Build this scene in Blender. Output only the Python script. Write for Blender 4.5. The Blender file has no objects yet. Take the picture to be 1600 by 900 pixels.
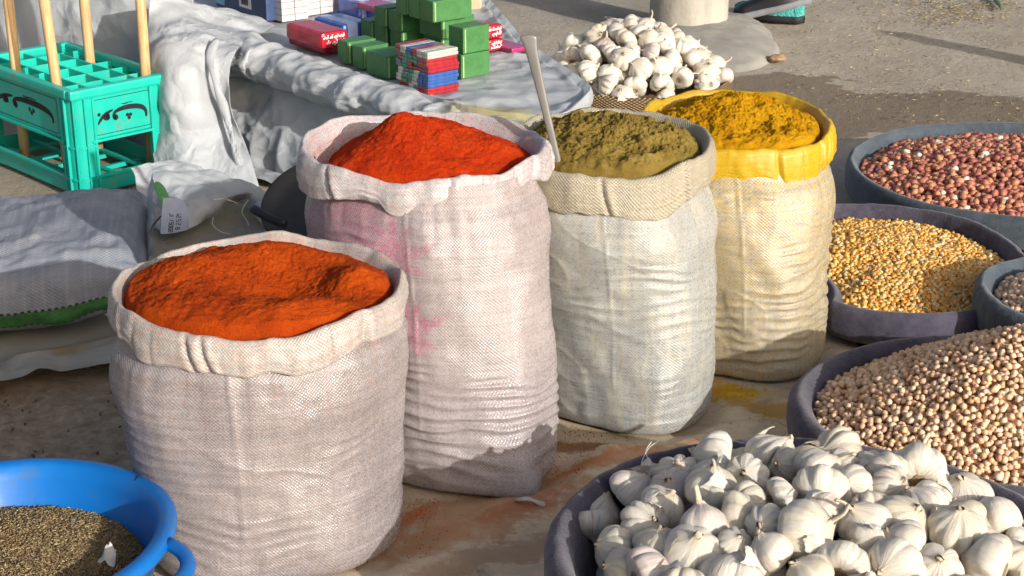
import bpy, bmesh, math, random
import numpy as np
from mathutils import Vector, Matrix
random.seed(7)
RNG = np.random.default_rng(11)
S = bpy.context.scene
C = S.collection
R = math.radians

# ------------------------------------------------------------------ camera, world, sun, exposure
CAM_H, PITCH, FPX = 1.20, 21.0, 2600.0
cam_d = bpy.data.cameras.new('camera'); cam = bpy.data.objects.new('camera', cam_d); C.objects.link(cam)
cam.location = (0, 0, CAM_H); cam.rotation_euler = (R(90 - PITCH), 0, 0)
cam_d.sensor_width = 36; cam_d.lens = FPX / 1600 * 36; cam_d.clip_end = 2000; cam_d.clip_start = .02
S.camera = cam
SUN_EL = 19.0
to_sun = Vector((.64, -.77, 0)).normalized() * math.cos(R(SUN_EL)) + Vector((0, 0, math.sin(R(SUN_EL))))
w = bpy.data.worlds.new('World'); S.world = w; w.use_nodes = True
sky = w.node_tree.nodes.new('ShaderNodeTexSky'); sky.sky_type = 'NISHITA'; sky.sun_disc = False
sky.sun_elevation = R(SUN_EL); sky.sun_rotation = math.atan2(to_sun.x, to_sun.y); sky.dust_density = 4.0; sky.air_density = .8; sky.ozone_density = .6
bg = w.node_tree.nodes['Background']; bg.inputs[1].default_value = .14
w.node_tree.links.new(sky.outputs[0], bg.inputs[0])
sun_d = bpy.data.lights.new('sun', 'SUN'); sun_d.energy = 4.1; sun_d.angle = R(.5); sun_d.color = (1, .98, .94)
sun = bpy.data.objects.new('sun', sun_d); C.objects.link(sun)
sun.rotation_euler = (-to_sun).to_track_quat('-Z', 'Y').to_euler(); sun.location = to_sun * 20
S.view_settings.view_transform = 'Standard'; S.view_settings.look = 'None'
S.view_settings.exposure = 0.12; S.view_settings.gamma = 1; S.view_settings.use_curve_mapping = False
S.render.engine = 'CYCLES'; S.cycles.max_bounces = 6

# ------------------------------------------------------------------ numeric helpers
_sp, _cp = math.sin(R(PITCH)), math.cos(R(PITCH))
def ray(x, y):
    a, b = (x - 800) / FPX, (450 - y) / FPX
    return Vector((a, _cp + b * _sp, -_sp + b * _cp))
def P(x, y, z=0.0):
    """the point of the horizontal plane at height z that is seen at photograph coordinate x, y"""
    d = ray(x, y); k = (z - CAM_H) / d.z
    return Vector((d.x * k, d.y * k, z))
def onto(x, y, hf, z0=.32):
    """first point of the heap hf that the ray through x, y meets"""
    for z in np.arange(z0, 0, -.002):
        p = P(x, y, float(z))
        if p.z <= hf(p.x, p.y): return p
    return P(x, y, .05)
def _h(i, j, k, s):
    n = (i.astype(np.int64) * 374761393 + j.astype(np.int64) * 668265263 + k.astype(np.int64) * 2147483647 + s * 1274126177) & 0xffffffff
    n = ((n ^ (n >> 13)) * 1274126177) & 0xffffffff
    n = ((n ^ (n >> 16)) * 2246822519) & 0xffffffff
    return ((n ^ (n >> 15)) & 0xffff) / 32767.5 - 1
def vn(p, s=0):
    p = np.asarray(p, float); f = np.floor(p); t = p - f; t = t * t * t * (t * (t * 6 - 15) + 10)
    i, j, k = f[..., 0], f[..., 1], f[..., 2]; r = 0
    for a in (0, 1):
        for b in (0, 1):
            for c in (0, 1):
                wgt = (t[..., 0] if a else 1 - t[..., 0]) * (t[..., 1] if b else 1 - t[..., 1]) * (t[..., 2] if c else 1 - t[..., 2])
                r = r + wgt * _h(i + a, j + b, k + c, s)
    return r
def fbm(p, o=4, s=0, g=.5):
    p = np.asarray(p, float); r = 0; a = 1; n = 0
    for q in range(o):
        r = r + a * vn(p, s + q * 17); n += a; a *= g; p = p * 2.03 + 3.1
    return r / n
def st3(x, y, z): return np.stack(np.broadcast_arrays(x, y, z), -1).astype(float)
def crumple(p, f=7.0, seed=1):
    """cones that meet in sharp folds, about -1 to 1"""
    p = np.asarray(p, float) * f; p = p + .35 * np.stack([vn(p * .7, seed), vn(p * .7 + 9, seed + 1), vn(p * .7 + 17, seed + 2)], -1)
    c = np.floor(p); best = np.full(p.shape[:-1], 9.0); hgt = np.zeros_like(best)
    for a in (-1, 0, 1):
        for b in (-1, 0, 1):
            for e in (-1, 0, 1):
                q = c + np.array([a, b, e]); i_, j_, k_ = q[..., 0], q[..., 1], q[..., 2]
                o = np.stack([_h(i_, j_, k_, seed + 3), _h(i_, j_, k_, seed + 4), _h(i_, j_, k_, seed + 5)], -1) * .5 + .5
                d = np.linalg.norm(q + o - p, axis=-1); m = d < best; best = np.where(m, d, best)
    return best * 2.2 - 1.1
def sstep(a, b, x):
    t = np.clip((x - a) / (b - a), 0, 1); return t * t * (3 - 2 * t)

# ------------------------------------------------------------------ object helpers
def tag(o, label=None, cat=None, group=None, kind=None):
    if label: o['label'] = label
    if cat: o['category'] = cat
    if group: o['group'] = group
    if kind: o['kind'] = kind
    return o
def empty(name, loc=(0, 0, 0), rz=0, parent=None):
    o = bpy.data.objects.new(name, None); C.objects.link(o); o.location = loc; o.rotation_euler = (0, 0, rz)
    o.empty_display_size = .02; o.parent = parent
    return o
def mesh(V, F, mats=(), smooth=True, uv=None, attrs=None, name='mesh', midx=None):
    V = np.asarray(V, np.float32).reshape(-1, 3)
    me = bpy.data.meshes.new(name)
    if isinstance(F, np.ndarray):
        n = F.shape[1]; me.vertices.add(len(V)); me.vertices.foreach_set('co', V.ravel())
        me.loops.add(F.size); me.loops.foreach_set('vertex_index', F.ravel().astype(np.int32))
        me.polygons.add(len(F)); me.polygons.foreach_set('loop_start', np.arange(0, F.size, n, dtype=np.int32))
    else:
        me.from_pydata([tuple(map(float, v)) for v in V], [], [tuple(f) for f in F])
    me.update(calc_edges=True)
    if uv is not None:
        l = me.uv_layers.new(name='UVMap'); vi = np.zeros(len(me.loops), np.int32); me.loops.foreach_get('vertex_index', vi)
        l.data.foreach_set('uv', np.asarray(uv, np.float32)[vi].ravel())
    for k, a in (attrs or {}).items():
        at = me.attributes.new(k, 'FLOAT', 'POINT'); at.data.foreach_set('value', np.asarray(a, np.float32).ravel())
    for m in (mats if isinstance(mats, (list, tuple)) else [mats]): me.materials.append(m)
    if midx is not None: me.polygons.foreach_set('material_index', np.asarray(midx, np.int32))
    me.polygons.foreach_set('use_smooth', np.full(len(me.polygons), smooth))
    return me
def obj(name, me, parent=None, loc=(0, 0, 0)):
    o = bpy.data.objects.new(name, me); C.objects.link(o); o.parent = parent; o.location = loc
    return o
def gridf(nr, nc, wrap=False, off=0):
    i = np.arange(nr - 1)[:, None]; j = np.arange(nc if wrap else nc - 1)[None]
    j2 = (j + 1) % nc
    return (np.stack([i * nc + j, i * nc + j2, (i + 1) * nc + j2, (i + 1) * nc + j], -1).reshape(-1, 4) + off)
def copy_tree(o, parent=None):
    c = o.copy(); C.objects.link(c); c.parent = parent
    for ch in list(o.children): copy_tree(ch, c)
    return c
def bevel_box(sx, sy, sz, b=.003, seg=2, mats=(), base=True):
    bm = bmesh.new(); bmesh.ops.create_cube(bm, size=1)
    bmesh.ops.scale(bm, vec=(sx, sy, sz), verts=bm.verts)
    if base: bmesh.ops.translate(bm, vec=(0, 0, sz / 2), verts=bm.verts)
    if b: bmesh.ops.bevel(bm, geom=bm.edges[:], offset=b, segments=seg, affect='EDGES', profile=.6)
    me = bpy.data.meshes.new('box'); bm.to_mesh(me); bm.free()
    for m in (mats if isinstance(mats, (list, tuple)) else [mats]): me.materials.append(m)
    me.polygons.foreach_set('use_smooth', np.full(len(me.polygons), False))
    return me
def corner_box(x0, y0, z0, x1, y1, z1, b, m):
    me = bevel_box(x1 - x0, y1 - y0, z1 - z0, b, 2, m)
    me.transform(Matrix.Translation(((x0 + x1) / 2, (y0 + y1) / 2, z0)))
    return me
def tube(pts, rad, m, n=10, caps=True, flat=1.0):
    """swept tube through pts; rad may be a list"""
    pts = [Vector(p) for p in pts]; N = len(pts)
    rad = rad if isinstance(rad, (list, tuple)) else [rad] * N
    V = []; F = []; up = Vector((0, 0, 1)); prev = None
    for i, p in enumerate(pts):
        t = (pts[min(i + 1, N - 1)] - pts[max(i - 1, 0)]).normalized()
        if prev is None: a = t.cross(up if abs(t.z) < .9 else Vector((1, 0, 0))).normalized()
        else: a = (prev - t * prev.dot(t)).normalized()
        prev = a; b = t.cross(a)
        for k in range(n):
            q = 2 * math.pi * k / n; V.append(p + a * math.cos(q) * rad[i] + b * math.sin(q) * rad[i] * flat)
    for i in range(N - 1):
        for k in range(n): F.append((i * n + k, i * n + (k + 1) % n, (i + 1) * n + (k + 1) % n, (i + 1) * n + k))
    if caps: F.append(tuple(range(n))[::-1]); F.append(tuple(range((N - 1) * n, N * n)))
    return mesh(V, F, m)
def smooth_pts(pts, n=8):
    pts = [Vector(p) for p in pts]; out = []
    for i in range(len(pts) - 1):
        p0, p1, p2, p3 = pts[max(i - 1, 0)], pts[i], pts[i + 1], pts[min(i + 2, len(pts) - 1)]
        for k in range(n):
            t = k / n; out.append(.5 * ((2 * p1) + (p2 - p0) * t + (2 * p0 - 5 * p1 + 4 * p2 - p3) * t * t + (3 * p1 - p0 - 3 * p2 + p3) * t ** 3))
    out.append(pts[-1]); return out
def strokes(lines, o, ex, ey, m, n=5):
    """flat print: list of (points, width) drawn in the plane o, ex, ey"""
    V = []; F = []; o = Vector(o); ex = Vector(ex); ey = Vector(ey)
    for pts, wd in lines:
        if len(pts) == 1:
            c = pts[0]; b = len(V)
            for k in range(10): q = k * math.tau / 10; V.append(o + ex * c[0] + ey * c[1] + ex.normalized() * math.cos(q) * wd + ey.normalized() * math.sin(q) * wd)
            F.append(tuple(range(b, b + 10))); continue
        pw = smooth_pts([(p[0], p[1], p[2] if len(p) > 2 else 1) for p in pts], n)
        q3 = [o + ex * p.x + ey * p.y for p in pw]; nr = ex.cross(ey).normalized(); b = len(V)
        for i, p in enumerate(q3):
            t = (q3[min(i + 1, len(q3) - 1)] - q3[max(i - 1, 0)]).normalized(); s = nr.cross(t) * wd * pw[i].z
            V += [p + s, p - s]
        for i in range(len(q3) - 1): F.append((b + 2 * i, b + 2 * i + 1, b + 2 * i + 3, b + 2 * i + 2))
    return mesh(V, F, m, smooth=False)

# ------------------------------------------------------------------ material helpers
class NT:
    def __init__(s, name, rough=.6, spec=.4):
        s.m = bpy.data.materials.new(name); s.m.use_nodes = True; s.t = s.m.node_tree
        s.b = s.t.nodes['Principled BSDF']; s.b.inputs['Roughness'].default_value = rough
        s.b.inputs['Specular IOR Level'].default_value = spec
    def n(s, ty, props=None, **inp):
        nd = s.t.nodes.new('ShaderNode' + ty)
        for k, v in (props or {}).items(): setattr(nd, k, v)
        for k, v in inp.items(): s.set(nd, int(k[1:]) if k[0] == 'i' and k[1:].isdigit() else k.replace('_', ' '), v)
        return nd
    def set(s, nd, k, v):
        i = nd.inputs[k]
        if hasattr(v, 'is_output') and v.is_output: s.t.links.new(v, i)
        elif isinstance(v, (tuple, list)) and len(v) == 3 and i.type == 'RGBA': i.default_value = (*v, 1)
        else: i.default_value = v
    def math(s, op, a, b=0.0, c=None, clamp=False):
        nd = s.n('Math', {'operation': op, 'use_clamp': clamp}, i0=a, i1=b)
        if c is not None: s.set(nd, 2, c)
        return nd.outputs[0]
    def mix(s, f, a, b, mode='MIX'):
        nd = s.n('Mix', {'data_type': 'RGBA', 'blend_type': mode}); s.set(nd, 0, f); s.set(nd, 6, a); s.set(nd, 7, b); return nd.outputs[2]
    def noise(s, vec, scale, detail=4, rough=.55, dist=0.0):
        nd = s.n('TexNoise', Scale=scale, Detail=detail, Roughness=rough, Distortion=dist)
        if vec is not None: s.set(nd, 'Vector', vec)
        return nd.outputs['Fac']
    def ramp(s, f, stops, interp='LINEAR'):
        nd = s.n('ValToRGB'); s.set(nd, 0, f); r = nd.color_ramp; r.interpolation = interp
        while len(r.elements) < len(stops): r.elements.new(.5)
        for e, (p, c) in zip(r.elements, stops): e.position = p; e.color = (*c, 1) if len(c) == 3 else c
        return nd.outputs[0]
    def step(s, x, a, b): return s.n('MapRange', {'interpolation_type': 'SMOOTHSTEP'}, i0=x, i1=a, i2=b).outputs[0]
    def coord(s, which='Object'): return s.n('TexCoord').outputs[which]
    def attr(s, nm): return s.n('Attribute', {'attribute_name': nm}).outputs['Fac']
    def rnd(s): return s.n('ObjectInfo').outputs['Random']
    def xyz(s, v): nd = s.n('SeparateXYZ', i0=v); return nd.outputs
    def bump(s, h, st=.5, d=.002, normal=None):
        nd = s.n('Bump', Strength=st, Distance=d, Height=h)
        if normal: s.set(nd, 'Normal', normal)
        return nd.outputs[0]
    def out(s, col=None, normal=None, rough=None):
        if col is not None: s.set(s.b, 'Base Color', col)
        if normal is not None: s.set(s.b, 'Normal', normal)
        if rough is not None: s.set(s.b, 'Roughness', rough)
        return s.m
def lerp3(a, b, t): return tuple(x + (y - x) * t for x, y in zip(a, b))
def plain(name, col, rough=.6, spec=.4, var=.12, scale=30, bump=.0, bscale=200, dirt=None):
    t = NT(name, rough, spec); oc = t.coord()
    n = t.noise(oc, scale, 5)
    c = t.ramp(n, [(.3, tuple(x * (1 - var) for x in col)), (.7, tuple(min(1, x * (1 + var)) for x in col))])
    if dirt: c = t.mix(t.step(t.noise(oc, scale * .6, 6, .65), .5, .72), c, dirt)
    nm = t.bump(t.noise(oc, bscale, 4), bump, .002) if bump else None
    return t.out(c, nm)
def woven(name, col, alt, dust=None, dust_w=1.0, period=.0062, rough=.34, spec=.65, print_col=None, streak=None, wst=.36):
    """woven polypropylene: u, v are metres on the cloth; dust and print are where the cloth is stained or printed"""
    t = NT(name, rough, spec); uv = t.coord('UV'); X = t.xyz(uv); k = 2 * math.pi / period
    wob = t.math('MULTIPLY', t.noise(uv, 14, 2), .004)
    su = t.math('SINE', t.math('MULTIPLY', t.math('ADD', X[0], wob), k)); sv = t.math('SINE', t.math('MULTIPLY', t.math('ADD', X[1], wob), k * 1.15))
    h = t.math('MULTIPLY', su, sv)
    big = t.noise(uv, 7, 5); fine = t.noise(uv, 260, 3)
    map1 = t.n('Mapping', Scale=(25, 3.0, 1)); t.set(map1, 0, uv); vs = t.noise(map1.outputs[0], 9, 4)
    map2 = t.n('Mapping', Scale=(2.2, 60, 1)); t.set(map2, 0, uv); hs = t.noise(map2.outputs[0], 6, 3)
    c = t.mix(t.step(big, .35, .68), col, alt)
    sn = t.n('VectorMath', {'operation': 'SNAP'}, i0=uv, i1=(period / 2, period / 2.3, 1)); tape = t.n('TexWhiteNoise', {'noise_dimensions': '3D'}, i0=sn.outputs[0]).outputs['Value']
    sn2 = t.n('VectorMath', {'operation': 'SNAP'}, i0=uv, i1=(40, period / 2.3, 1)); row = t.n('TexWhiteNoise', {'noise_dimensions': '3D'}, i0=sn2.outputs[0]).outputs['Value']
    sn3 = t.n('VectorMath', {'operation': 'SNAP'}, i0=uv, i1=(period / 2, 40, 1)); colm = t.n('TexWhiteNoise', {'noise_dimensions': '3D'}, i0=sn3.outputs[0]).outputs['Value']
    tone = t.math('ADD', t.math('MULTIPLY', tape, .22), t.math('ADD', t.math('MULTIPLY', row, .20), t.math('MULTIPLY', colm, .10)))
    c = t.mix(1.0, c, t.n('CombineColor', i0=t.math('ADD', tone, .76), i1=t.math('ADD', tone, .76), i2=t.math('ADD', tone, .76)).outputs[0], 'MULTIPLY')
    c = t.mix(t.math('MULTIPLY', t.step(h, .25, -.8), .13), c, tuple(x * .55 for x in lerp3(col, dust or col, .45)))
    c = t.mix(t.math('MULTIPLY', t.step(vs, .55, .75), .22), c, tuple(x * .66 for x in alt))
    c = t.mix(t.math('MULTIPLY', t.step(hs, .58, .72), .18), c, tuple(min(1, x * 1.2) for x in col))
    if streak: c = t.mix(t.math('MULTIPLY', t.step(t.math('ADD', t.noise(map1.outputs[0], 3, 5, .7), t.math('MULTIPLY', big, .3)), .62, .80), .55), c, streak)
    if print_col:
        pm = t.math('MULTIPLY', t.attr('print'), t.step(t.math('ADD', fine, t.math('MULTIPLY', h, .18)), .44, .60))
        c = t.mix(t.math('MULTIPLY', pm, .9), c, print_col)
    if dust:
        dm = t.math('MULTIPLY', t.attr('dust'), t.math('ADD', t.step(t.noise(uv, 55, 5, .7), .42, .66), t.math('MULTIPLY', t.step(t.noise(uv, 330, 2), .50, .62), .8)))
        c = t.mix(t.math('MULTIPLY', dm, dust_w, clamp=True), c, dust)
    hh = t.math('ADD', t.math('ADD', t.math('MULTIPLY', h, .5), t.math('MULTIPLY', row, .35)), t.math('ADD', t.math('MULTIPLY', fine, .5), t.math('MULTIPLY', hs, .9)))
    rr = t.math('ADD', t.math('MULTIPLY', tape, .34), rough - .17)
    return t.out(c, t.bump(hh, wst, .0016), rr)

# ------------------------------------------------------------------ the ground
t = NT('ground_concrete', .85, .25); oc = t.coord(); X = t.xyz(oc)
n1 = t.noise(oc, 3.0, 6, .6); n2 = t.noise(oc, 45, 5, .65); n3 = t.noise(oc, 220, 3, .6)
c = t.ramp(n1, [(.3, (.34, .29, .225)), (.55, (.43, .375, .295)), (.75, (.49, .43, .35))])
c = t.mix(t.math('MULTIPLY', t.step(n2, .45, .75), .35), c, (.20, .165, .13))
c = t.mix(t.math('MULTIPLY', t.step(n3, .62, .72), .5), c, (.13, .11, .09))
# a wet patch of spilled water, a band with a ragged edge running back to the right
wob = t.math('MULTIPLY', t.math('SUBTRACT', t.noise(oc, 2.6, 5, .6), .5), 1.0)
band = t.math('ADD', t.math('ADD', X[1], t.math('MULTIPLY', X[0], .36)), wob)
wet = t.math('MULTIPLY', t.math('MULTIPLY', t.step(band, 4.60, 4.64), t.step(band, 5.20, 5.17)), t.step(X[0], .3, .5))
c = t.mix(t.math('MULTIPLY', wet, .78), c, t.mix(n2, (.145, .10, .06), (.215, .16, .10)))
# bare dirt by the camera at the left
dm = t.step(t.math('ADD', t.math('ADD', X[0], t.math('MULTIPLY', X[1], -.12)), t.math('MULTIPLY', t.noise(oc, 6, 5), .35)), -.50, -.62)
dm = t.math('MULTIPLY', dm, t.step(X[1], 2.9, 2.6))
c = t.mix(dm, c, t.ramp(n2, [(.3, (.28, .185, .11)), (.55, (.45, .325, .21)), (.75, (.58, .45, .31))]))
c = t.mix(t.math('MULTIPLY', t.math('MULTIPLY', t.step(X[0], -.55, -.8), t.step(X[1], 3.0, 3.3)), .55), c, t.ramp(n2, [(.3, (.26, .19, .12)), (.7, (.40, .31, .21))]))
hb = t.math('ADD', t.math('MULTIPLY', n2, 1.0), t.math('MULTIPLY', n3, .5))
M_ground = t.out(c, t.bump(hb, .8, .007), t.math('SUBTRACT', .88, t.math('MULTIPLY', wet, .28)))
gx = np.concatenate([[-400, -60, -12, -5], np.linspace(-2.6, 2.6, 160), [5, 12, 60, 400]])
gy = np.concatenate([[-400, -60, -8, -1], np.linspace(1.0, 6.6, 180), [9, 16, 80, 400]])
GX, GY = np.meshgrid(gx, gy); near = sstep(-3, -2.4, GX) * sstep(3, 2.4, GX) * sstep(.6, 1.2, GY) * sstep(7, 6.2, GY)
GZ = -.004 + near * (fbm(st3(GX * 5, GY * 5, 0), 4, 5) * .004 - .003)
rough = sstep(-.45, -.6, GX) * sstep(2.85, 2.6, GY) * near
GZ = GZ + rough * (np.abs(fbm(st3(GX * 16, GY * 16, 2), 4, 9)) * .026 - .012)
GZ = np.minimum(GZ, 0.002)
tag(obj('ground', mesh(st3(GX, GY, GZ), gridf(len(gy), len(gx)), M_ground)), kind='structure')

# ------------------------------------------------------------------ sheets spread on the ground
def ground_sheet(name, label, outline, mat, seed, z0=.006, amp=.010, res=.008, lift=None):
    ol = np.array([(p[0], p[1]) for p in outline]); c = ol.mean(0)
    nth = 420; th = np.linspace(0, 2 * np.pi, nth, endpoint=False)
    # boundary by walking the outline at even steps
    seg = np.roll(ol, -1, 0) - ol; L = np.hypot(*seg.T); s = np.concatenate([[0], np.cumsum(L)]); q = np.linspace(0, s[-1], nth, endpoint=False)
    idx = np.searchsorted(s, q, 'right') - 1; B = ol[idx] + seg[idx] * ((q - s[idx]) / L[idx])[:, None]
    B = B + .014 * np.stack([fbm(st3(B[:, 0] * 9, B[:, 1] * 9, 1), 4, seed), fbm(st3(B[:, 0] * 9, B[:, 1] * 9, 7), 4, seed + 3)], -1)
    nr = int(max(np.hypot(*(ol - c).T)) / res); tt = np.linspace(0, 1, nr)[:, None, None]
    XY = c + (B - c)[None] * tt; x, y = XY[..., 0], XY[..., 1]
    wx = x + .05 * fbm(st3(x * 4, y * 4, 0), 3, seed + 1); wy = y + .05 * fbm(st3(x * 4, y * 4, 5), 3, seed + 2)
    cre = 1 - np.abs(fbm(st3(wx * 7, wy * 4.5, 0), 3, seed + 4)) * 2.4
    z = z0 + amp * np.clip(cre, 0, 1) ** 3 * sstep(-.1, .4, fbm(st3(x * 2.2, y * 2.2, 3), 2, seed + 6)) + .0025 * (1 + fbm(st3(x * 22, y * 22, 3), 3, seed + 8)) + .0075 * (1 + crumple(st3(x, y * .6, 0), 7, seed)) + .0025 * (1 + crumple(st3(x, y, 0), 17, seed + 1))
    if lift: z = z + lift(x, y)
    flat = 1.0       # the cloth lies flat under whatever stands on it
    for a, b, ra, rb in ((-.342, 2.115, .20, .18), (-.115, 2.38, .22, .17), (.18, 2.555, .16, .15), (.42, 2.745, .14, .14), (.372, 1.80, .26, .24), (.815, 2.315, .31, .23), (1.0, 2.745, .15, .14), (.735, 3.045, .2, .26), (-.632, 1.845, .17, .17), (-1.105, 3.005, .44, .27)):
        flat = flat * sstep(.92, 1.25, np.hypot((x - a) / ra, (y - b) / rb))
    z = z0 + (z - z0) * flat
    V = st3(x, y, z).reshape(-1, 3); F = gridf(nr, nth, True)
    return tag(obj(name, mesh(V, F, mat, uv=np.stack([x, y], -1).reshape(-1, 2))), label, 'sheet')
t = NT('tarp_fabric', .72, .3); uv = t.coord('UV'); X = t.xyz(uv); n1 = t.noise(uv, 5, 6, .6); n2 = t.noise(uv, 60, 5, .65)
c = t.ramp(n1, [(.3, (.42, .32, .21)), (.5, (.60, .49, .35)), (.72, (.72, .62, .48))])
k = 2 * math.pi / .0045
wv = t.math('MULTIPLY', t.math('SINE', t.math('MULTIPLY', t.math('ADD', X[0], X[1]), k)), t.math('SINE', t.math('MULTIPLY', t.math('SUBTRACT', X[0], X[1]), k)))
mp = t.n('Mapping', Scale=(3, 9, 1), Rotation=(0, 0, .9)); t.set(mp, 0, uv); ns = t.noise(mp.outputs[0], 4, 6, .7)
c = t.mix(t.math('MULTIPLY', t.step(ns, .50, .72), .5), c, (.26, .15, .075))
c = t.mix(t.math('MULTIPLY', t.step(n2, .5, .75), .3), c, (.30, .22, .15))
def spill(px, py, rx, ry, rot, col, dens=.62, thr=.1):
    global c
    p = P(px, py, .01); mpp = t.n('Mapping', {'vector_type': 'TEXTURE'}, Location=(p.x, p.y, 0), Rotation=(0, 0, rot), Scale=(rx, ry, 1)); t.set(mpp, 0, uv)
    ln = t.n('VectorMath', {'operation': 'LENGTH'}, i0=mpp.outputs[0]).outputs['Value']
    m = t.math('SUBTRACT', t.math('ADD', t.math('SUBTRACT', 1.0, ln), t.math('MULTIPLY', t.math('SUBTRACT', t.noise(uv, 26, 6, .75), .5), 2.6)), thr)
    c = t.mix(t.math('MULTIPLY', t.step(m, -.10, .5), dens), c, col)
for a in [(648, 805, .05, .022, .9, (.50, .085, .012), .9), (900, 697, .09, .03, -.1, (.24, .10, .03), .85), (905, 735, .11, .018, .55, (.55, .10, .02), .8),
          (720, 840, .16, .06, .5, (.36, .17, .07), .55), (1140, 612, .11, .06, -.35, (.60, .34, .012), 1.0), (760, 800, .30, .10, .5, (.44, .24, .11), .75), (980, 720, .16, .04, .4, (.46, .20, .08), .7), (1200, 650, .12, .03, -.6, (.42, .23, .02), .8),
          (1275, 580, .07, .02, .6, (.30, .18, .03), .85), (820, 800, .12, .03, .6, (.42, .13, .05), .6), (780, 880, .2, .05, .5, (.27, .17, .10), .6)]:
    spill(a[0], a[1], a[2], a[3], a[4], a[5], a[6])
M_tarp = t.out(c, t.bump(t.math('ADD', t.math('MULTIPLY', wv, .25), n2), .5, .002))
ground_sheet('ground_tarp', 'tan woven tarp stained with spilled spice spread under the standing sacks',
             [(-.62, 1.45), (-.60, 1.9), (-.52, 2.35), (-.62, 2.75), (-.50, 3.05), (-.1, 3.0), (.30, 3.1), (.62, 2.86), (.9, 2.74), (1.7, 2.75), (1.8, 1.4), (.6, 1.3)], M_tarp, 21, amp=.030,
             lift=lambda x, y: .022 * np.exp(-((x - .66 - (y - 2.55) * .9) / .035) ** 2) * sstep(2.45, 2.6, y) + .02 * np.exp(-((x - .50 + (y - 2.45) * .5) / .03) ** 2) * sstep(2.3, 2.4, y) * sstep(2.62, 2.5, y))
t = NT('grey_sheet_fabric', .8, .25); oc = t.coord(); n1 = t.noise(oc, 7, 6, .6)
c = t.ramp(n1, [(.3, (.32, .29, .23)), (.55, (.46, .42, .34)), (.75, (.56, .51, .42))])
yp = P(105, 562); mpp = t.n('Mapping', {'vector_type': 'TEXTURE'}, Location=(yp.x, yp.y, 0), Scale=(.09, .07, 1)); t.set(mpp, 0, oc)
ln = t.n('VectorMath', {'operation': 'LENGTH'}, i0=mpp.outputs[0]).outputs['Value']
c = t.mix(t.math('MULTIPLY', t.step(t.math('ADD', ln, t.math('MULTIPLY', t.noise(oc, 14, 5), .9)), 1.25, .5), .7), c, (.42, .22, .03))
M_gsheet = t.out(c, t.bump(t.noise(oc, 90, 5), .5, .003))
ground_sheet('ground_cloth', 'dull grey cloth on the dirt under the lying sack',
             [(-1.6, 2.52), (-.98, 2.54), (-.80, 2.66), (-.60, 2.73), (-.52, 3.0), (-.70, 3.25), (-1.6, 3.3)], M_gsheet, 51, z0=.009, amp=.012)

# ------------------------------------------------------------------ the pillar and what stands far behind
t = NT('pillar_concrete', .8, .25); oc = t.coord(); n1 = t.noise(oc, 6, 6, .65); mp = t.n('Mapping', Scale=(10, 10, 1.5)); t.set(mp, 0, oc); n2 = t.noise(mp.outputs[0], 2, 5)
c = t.ramp(n1, [(.3, (.34, .31, .255)), (.6, (.46, .425, .36)), (.75, (.54, .50, .43))])
c = t.mix(t.math('MULTIPLY', t.step(n2, .5, .7), .35), c, (.24, .23, .21))
M_pillar = t.out(c, t.bump(t.noise(oc, 60, 6), .6, .004))
pc = P(1081, 62); pr = .130; pcy = pc.y + pr
root = tag(empty('concrete_pillar', (pc.x, pcy, 0)), 'round grey concrete pillar on a cement footing behind the far garlic basket', 'pillar')
th = np.linspace(0, 2 * np.pi, 96, endpoint=False); zz = np.linspace(-.01, 2.8, 120)
TT, ZZ = np.meshgrid(th, zz); rr = pr + .0035 * fbm(st3(np.cos(TT) * 2, np.sin(TT) * 2, ZZ * 6), 4, 3)
obj('shaft', mesh(st3(rr * np.cos(TT), rr * np.sin(TT), ZZ), gridf(120, 96, True), M_pillar), root)
fr = np.linspace(0, 1, 26); TT, FF = np.meshgrid(th, fr)
Rb = 1 + .16 * fbm(st3(np.cos(TT) * 1.6, np.sin(TT) * 1.6, 2), 3, 8)
fx = .045 + .235 * FF * Rb * np.cos(TT); fy = -.10 + .44 * FF * Rb * np.sin(TT)
fz = .055 * (1 - FF ** 3.0) ** .7 - .006 + .006 * fbm(st3(fx * 14, fy * 14, 0), 4, 6)
obj('footing', mesh(st3(fx, fy, np.where(FF > .99, -.012, fz)), gridf(26, 96, True), plain('footing_cement', (.30, .285, .25), .85, .2, .18, 12, .7, 70)), root)

M_wood = None
t = NT('pole_wood', .6, .35); oc = t.coord(); mp = t.n('Mapping', Scale=(40, 40, 3)); t.set(mp, 0, oc); n1 = t.noise(mp.outputs[0], 2.5, 6, .6, .6)
M_wood = t.out(t.mix(t.math('MULTIPLY', t.step(t.noise(oc, 30, 3), .6, .75), .3), t.ramp(n1, [(.3, (.40, .225, .09)), (.5, (.62, .40, .19)), (.7, (.74, .53, .29))]), (.3, .2, .1)), t.bump(n1, .3, .002))
bp = P(742, 34, .2)
o = obj('wooden_board', bevel_box(.060, .028, .9, .003, 2, plain('board_wood', (.62, .47, .30), .7, .3, .1, 20)), None, (-.115, 4.62, 0)); o.rotation_euler = (0, 0, R(-8))
tag(o, 'pale upright wooden board standing behind the green boxes', 'board')
lp = empty('leaning_post', (2.46, 4.10, 0)); tag(lp, 'wooden post standing beyond the right edge of the picture, casting a thin shadow', 'post')
obj('shaft', tube([(0, 0, -.01), (.01, .0, .35), (.0, .02, .60), (0, .02, .64)], [.06, .055, .045, .02], M_wood, 12), lp)

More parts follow.
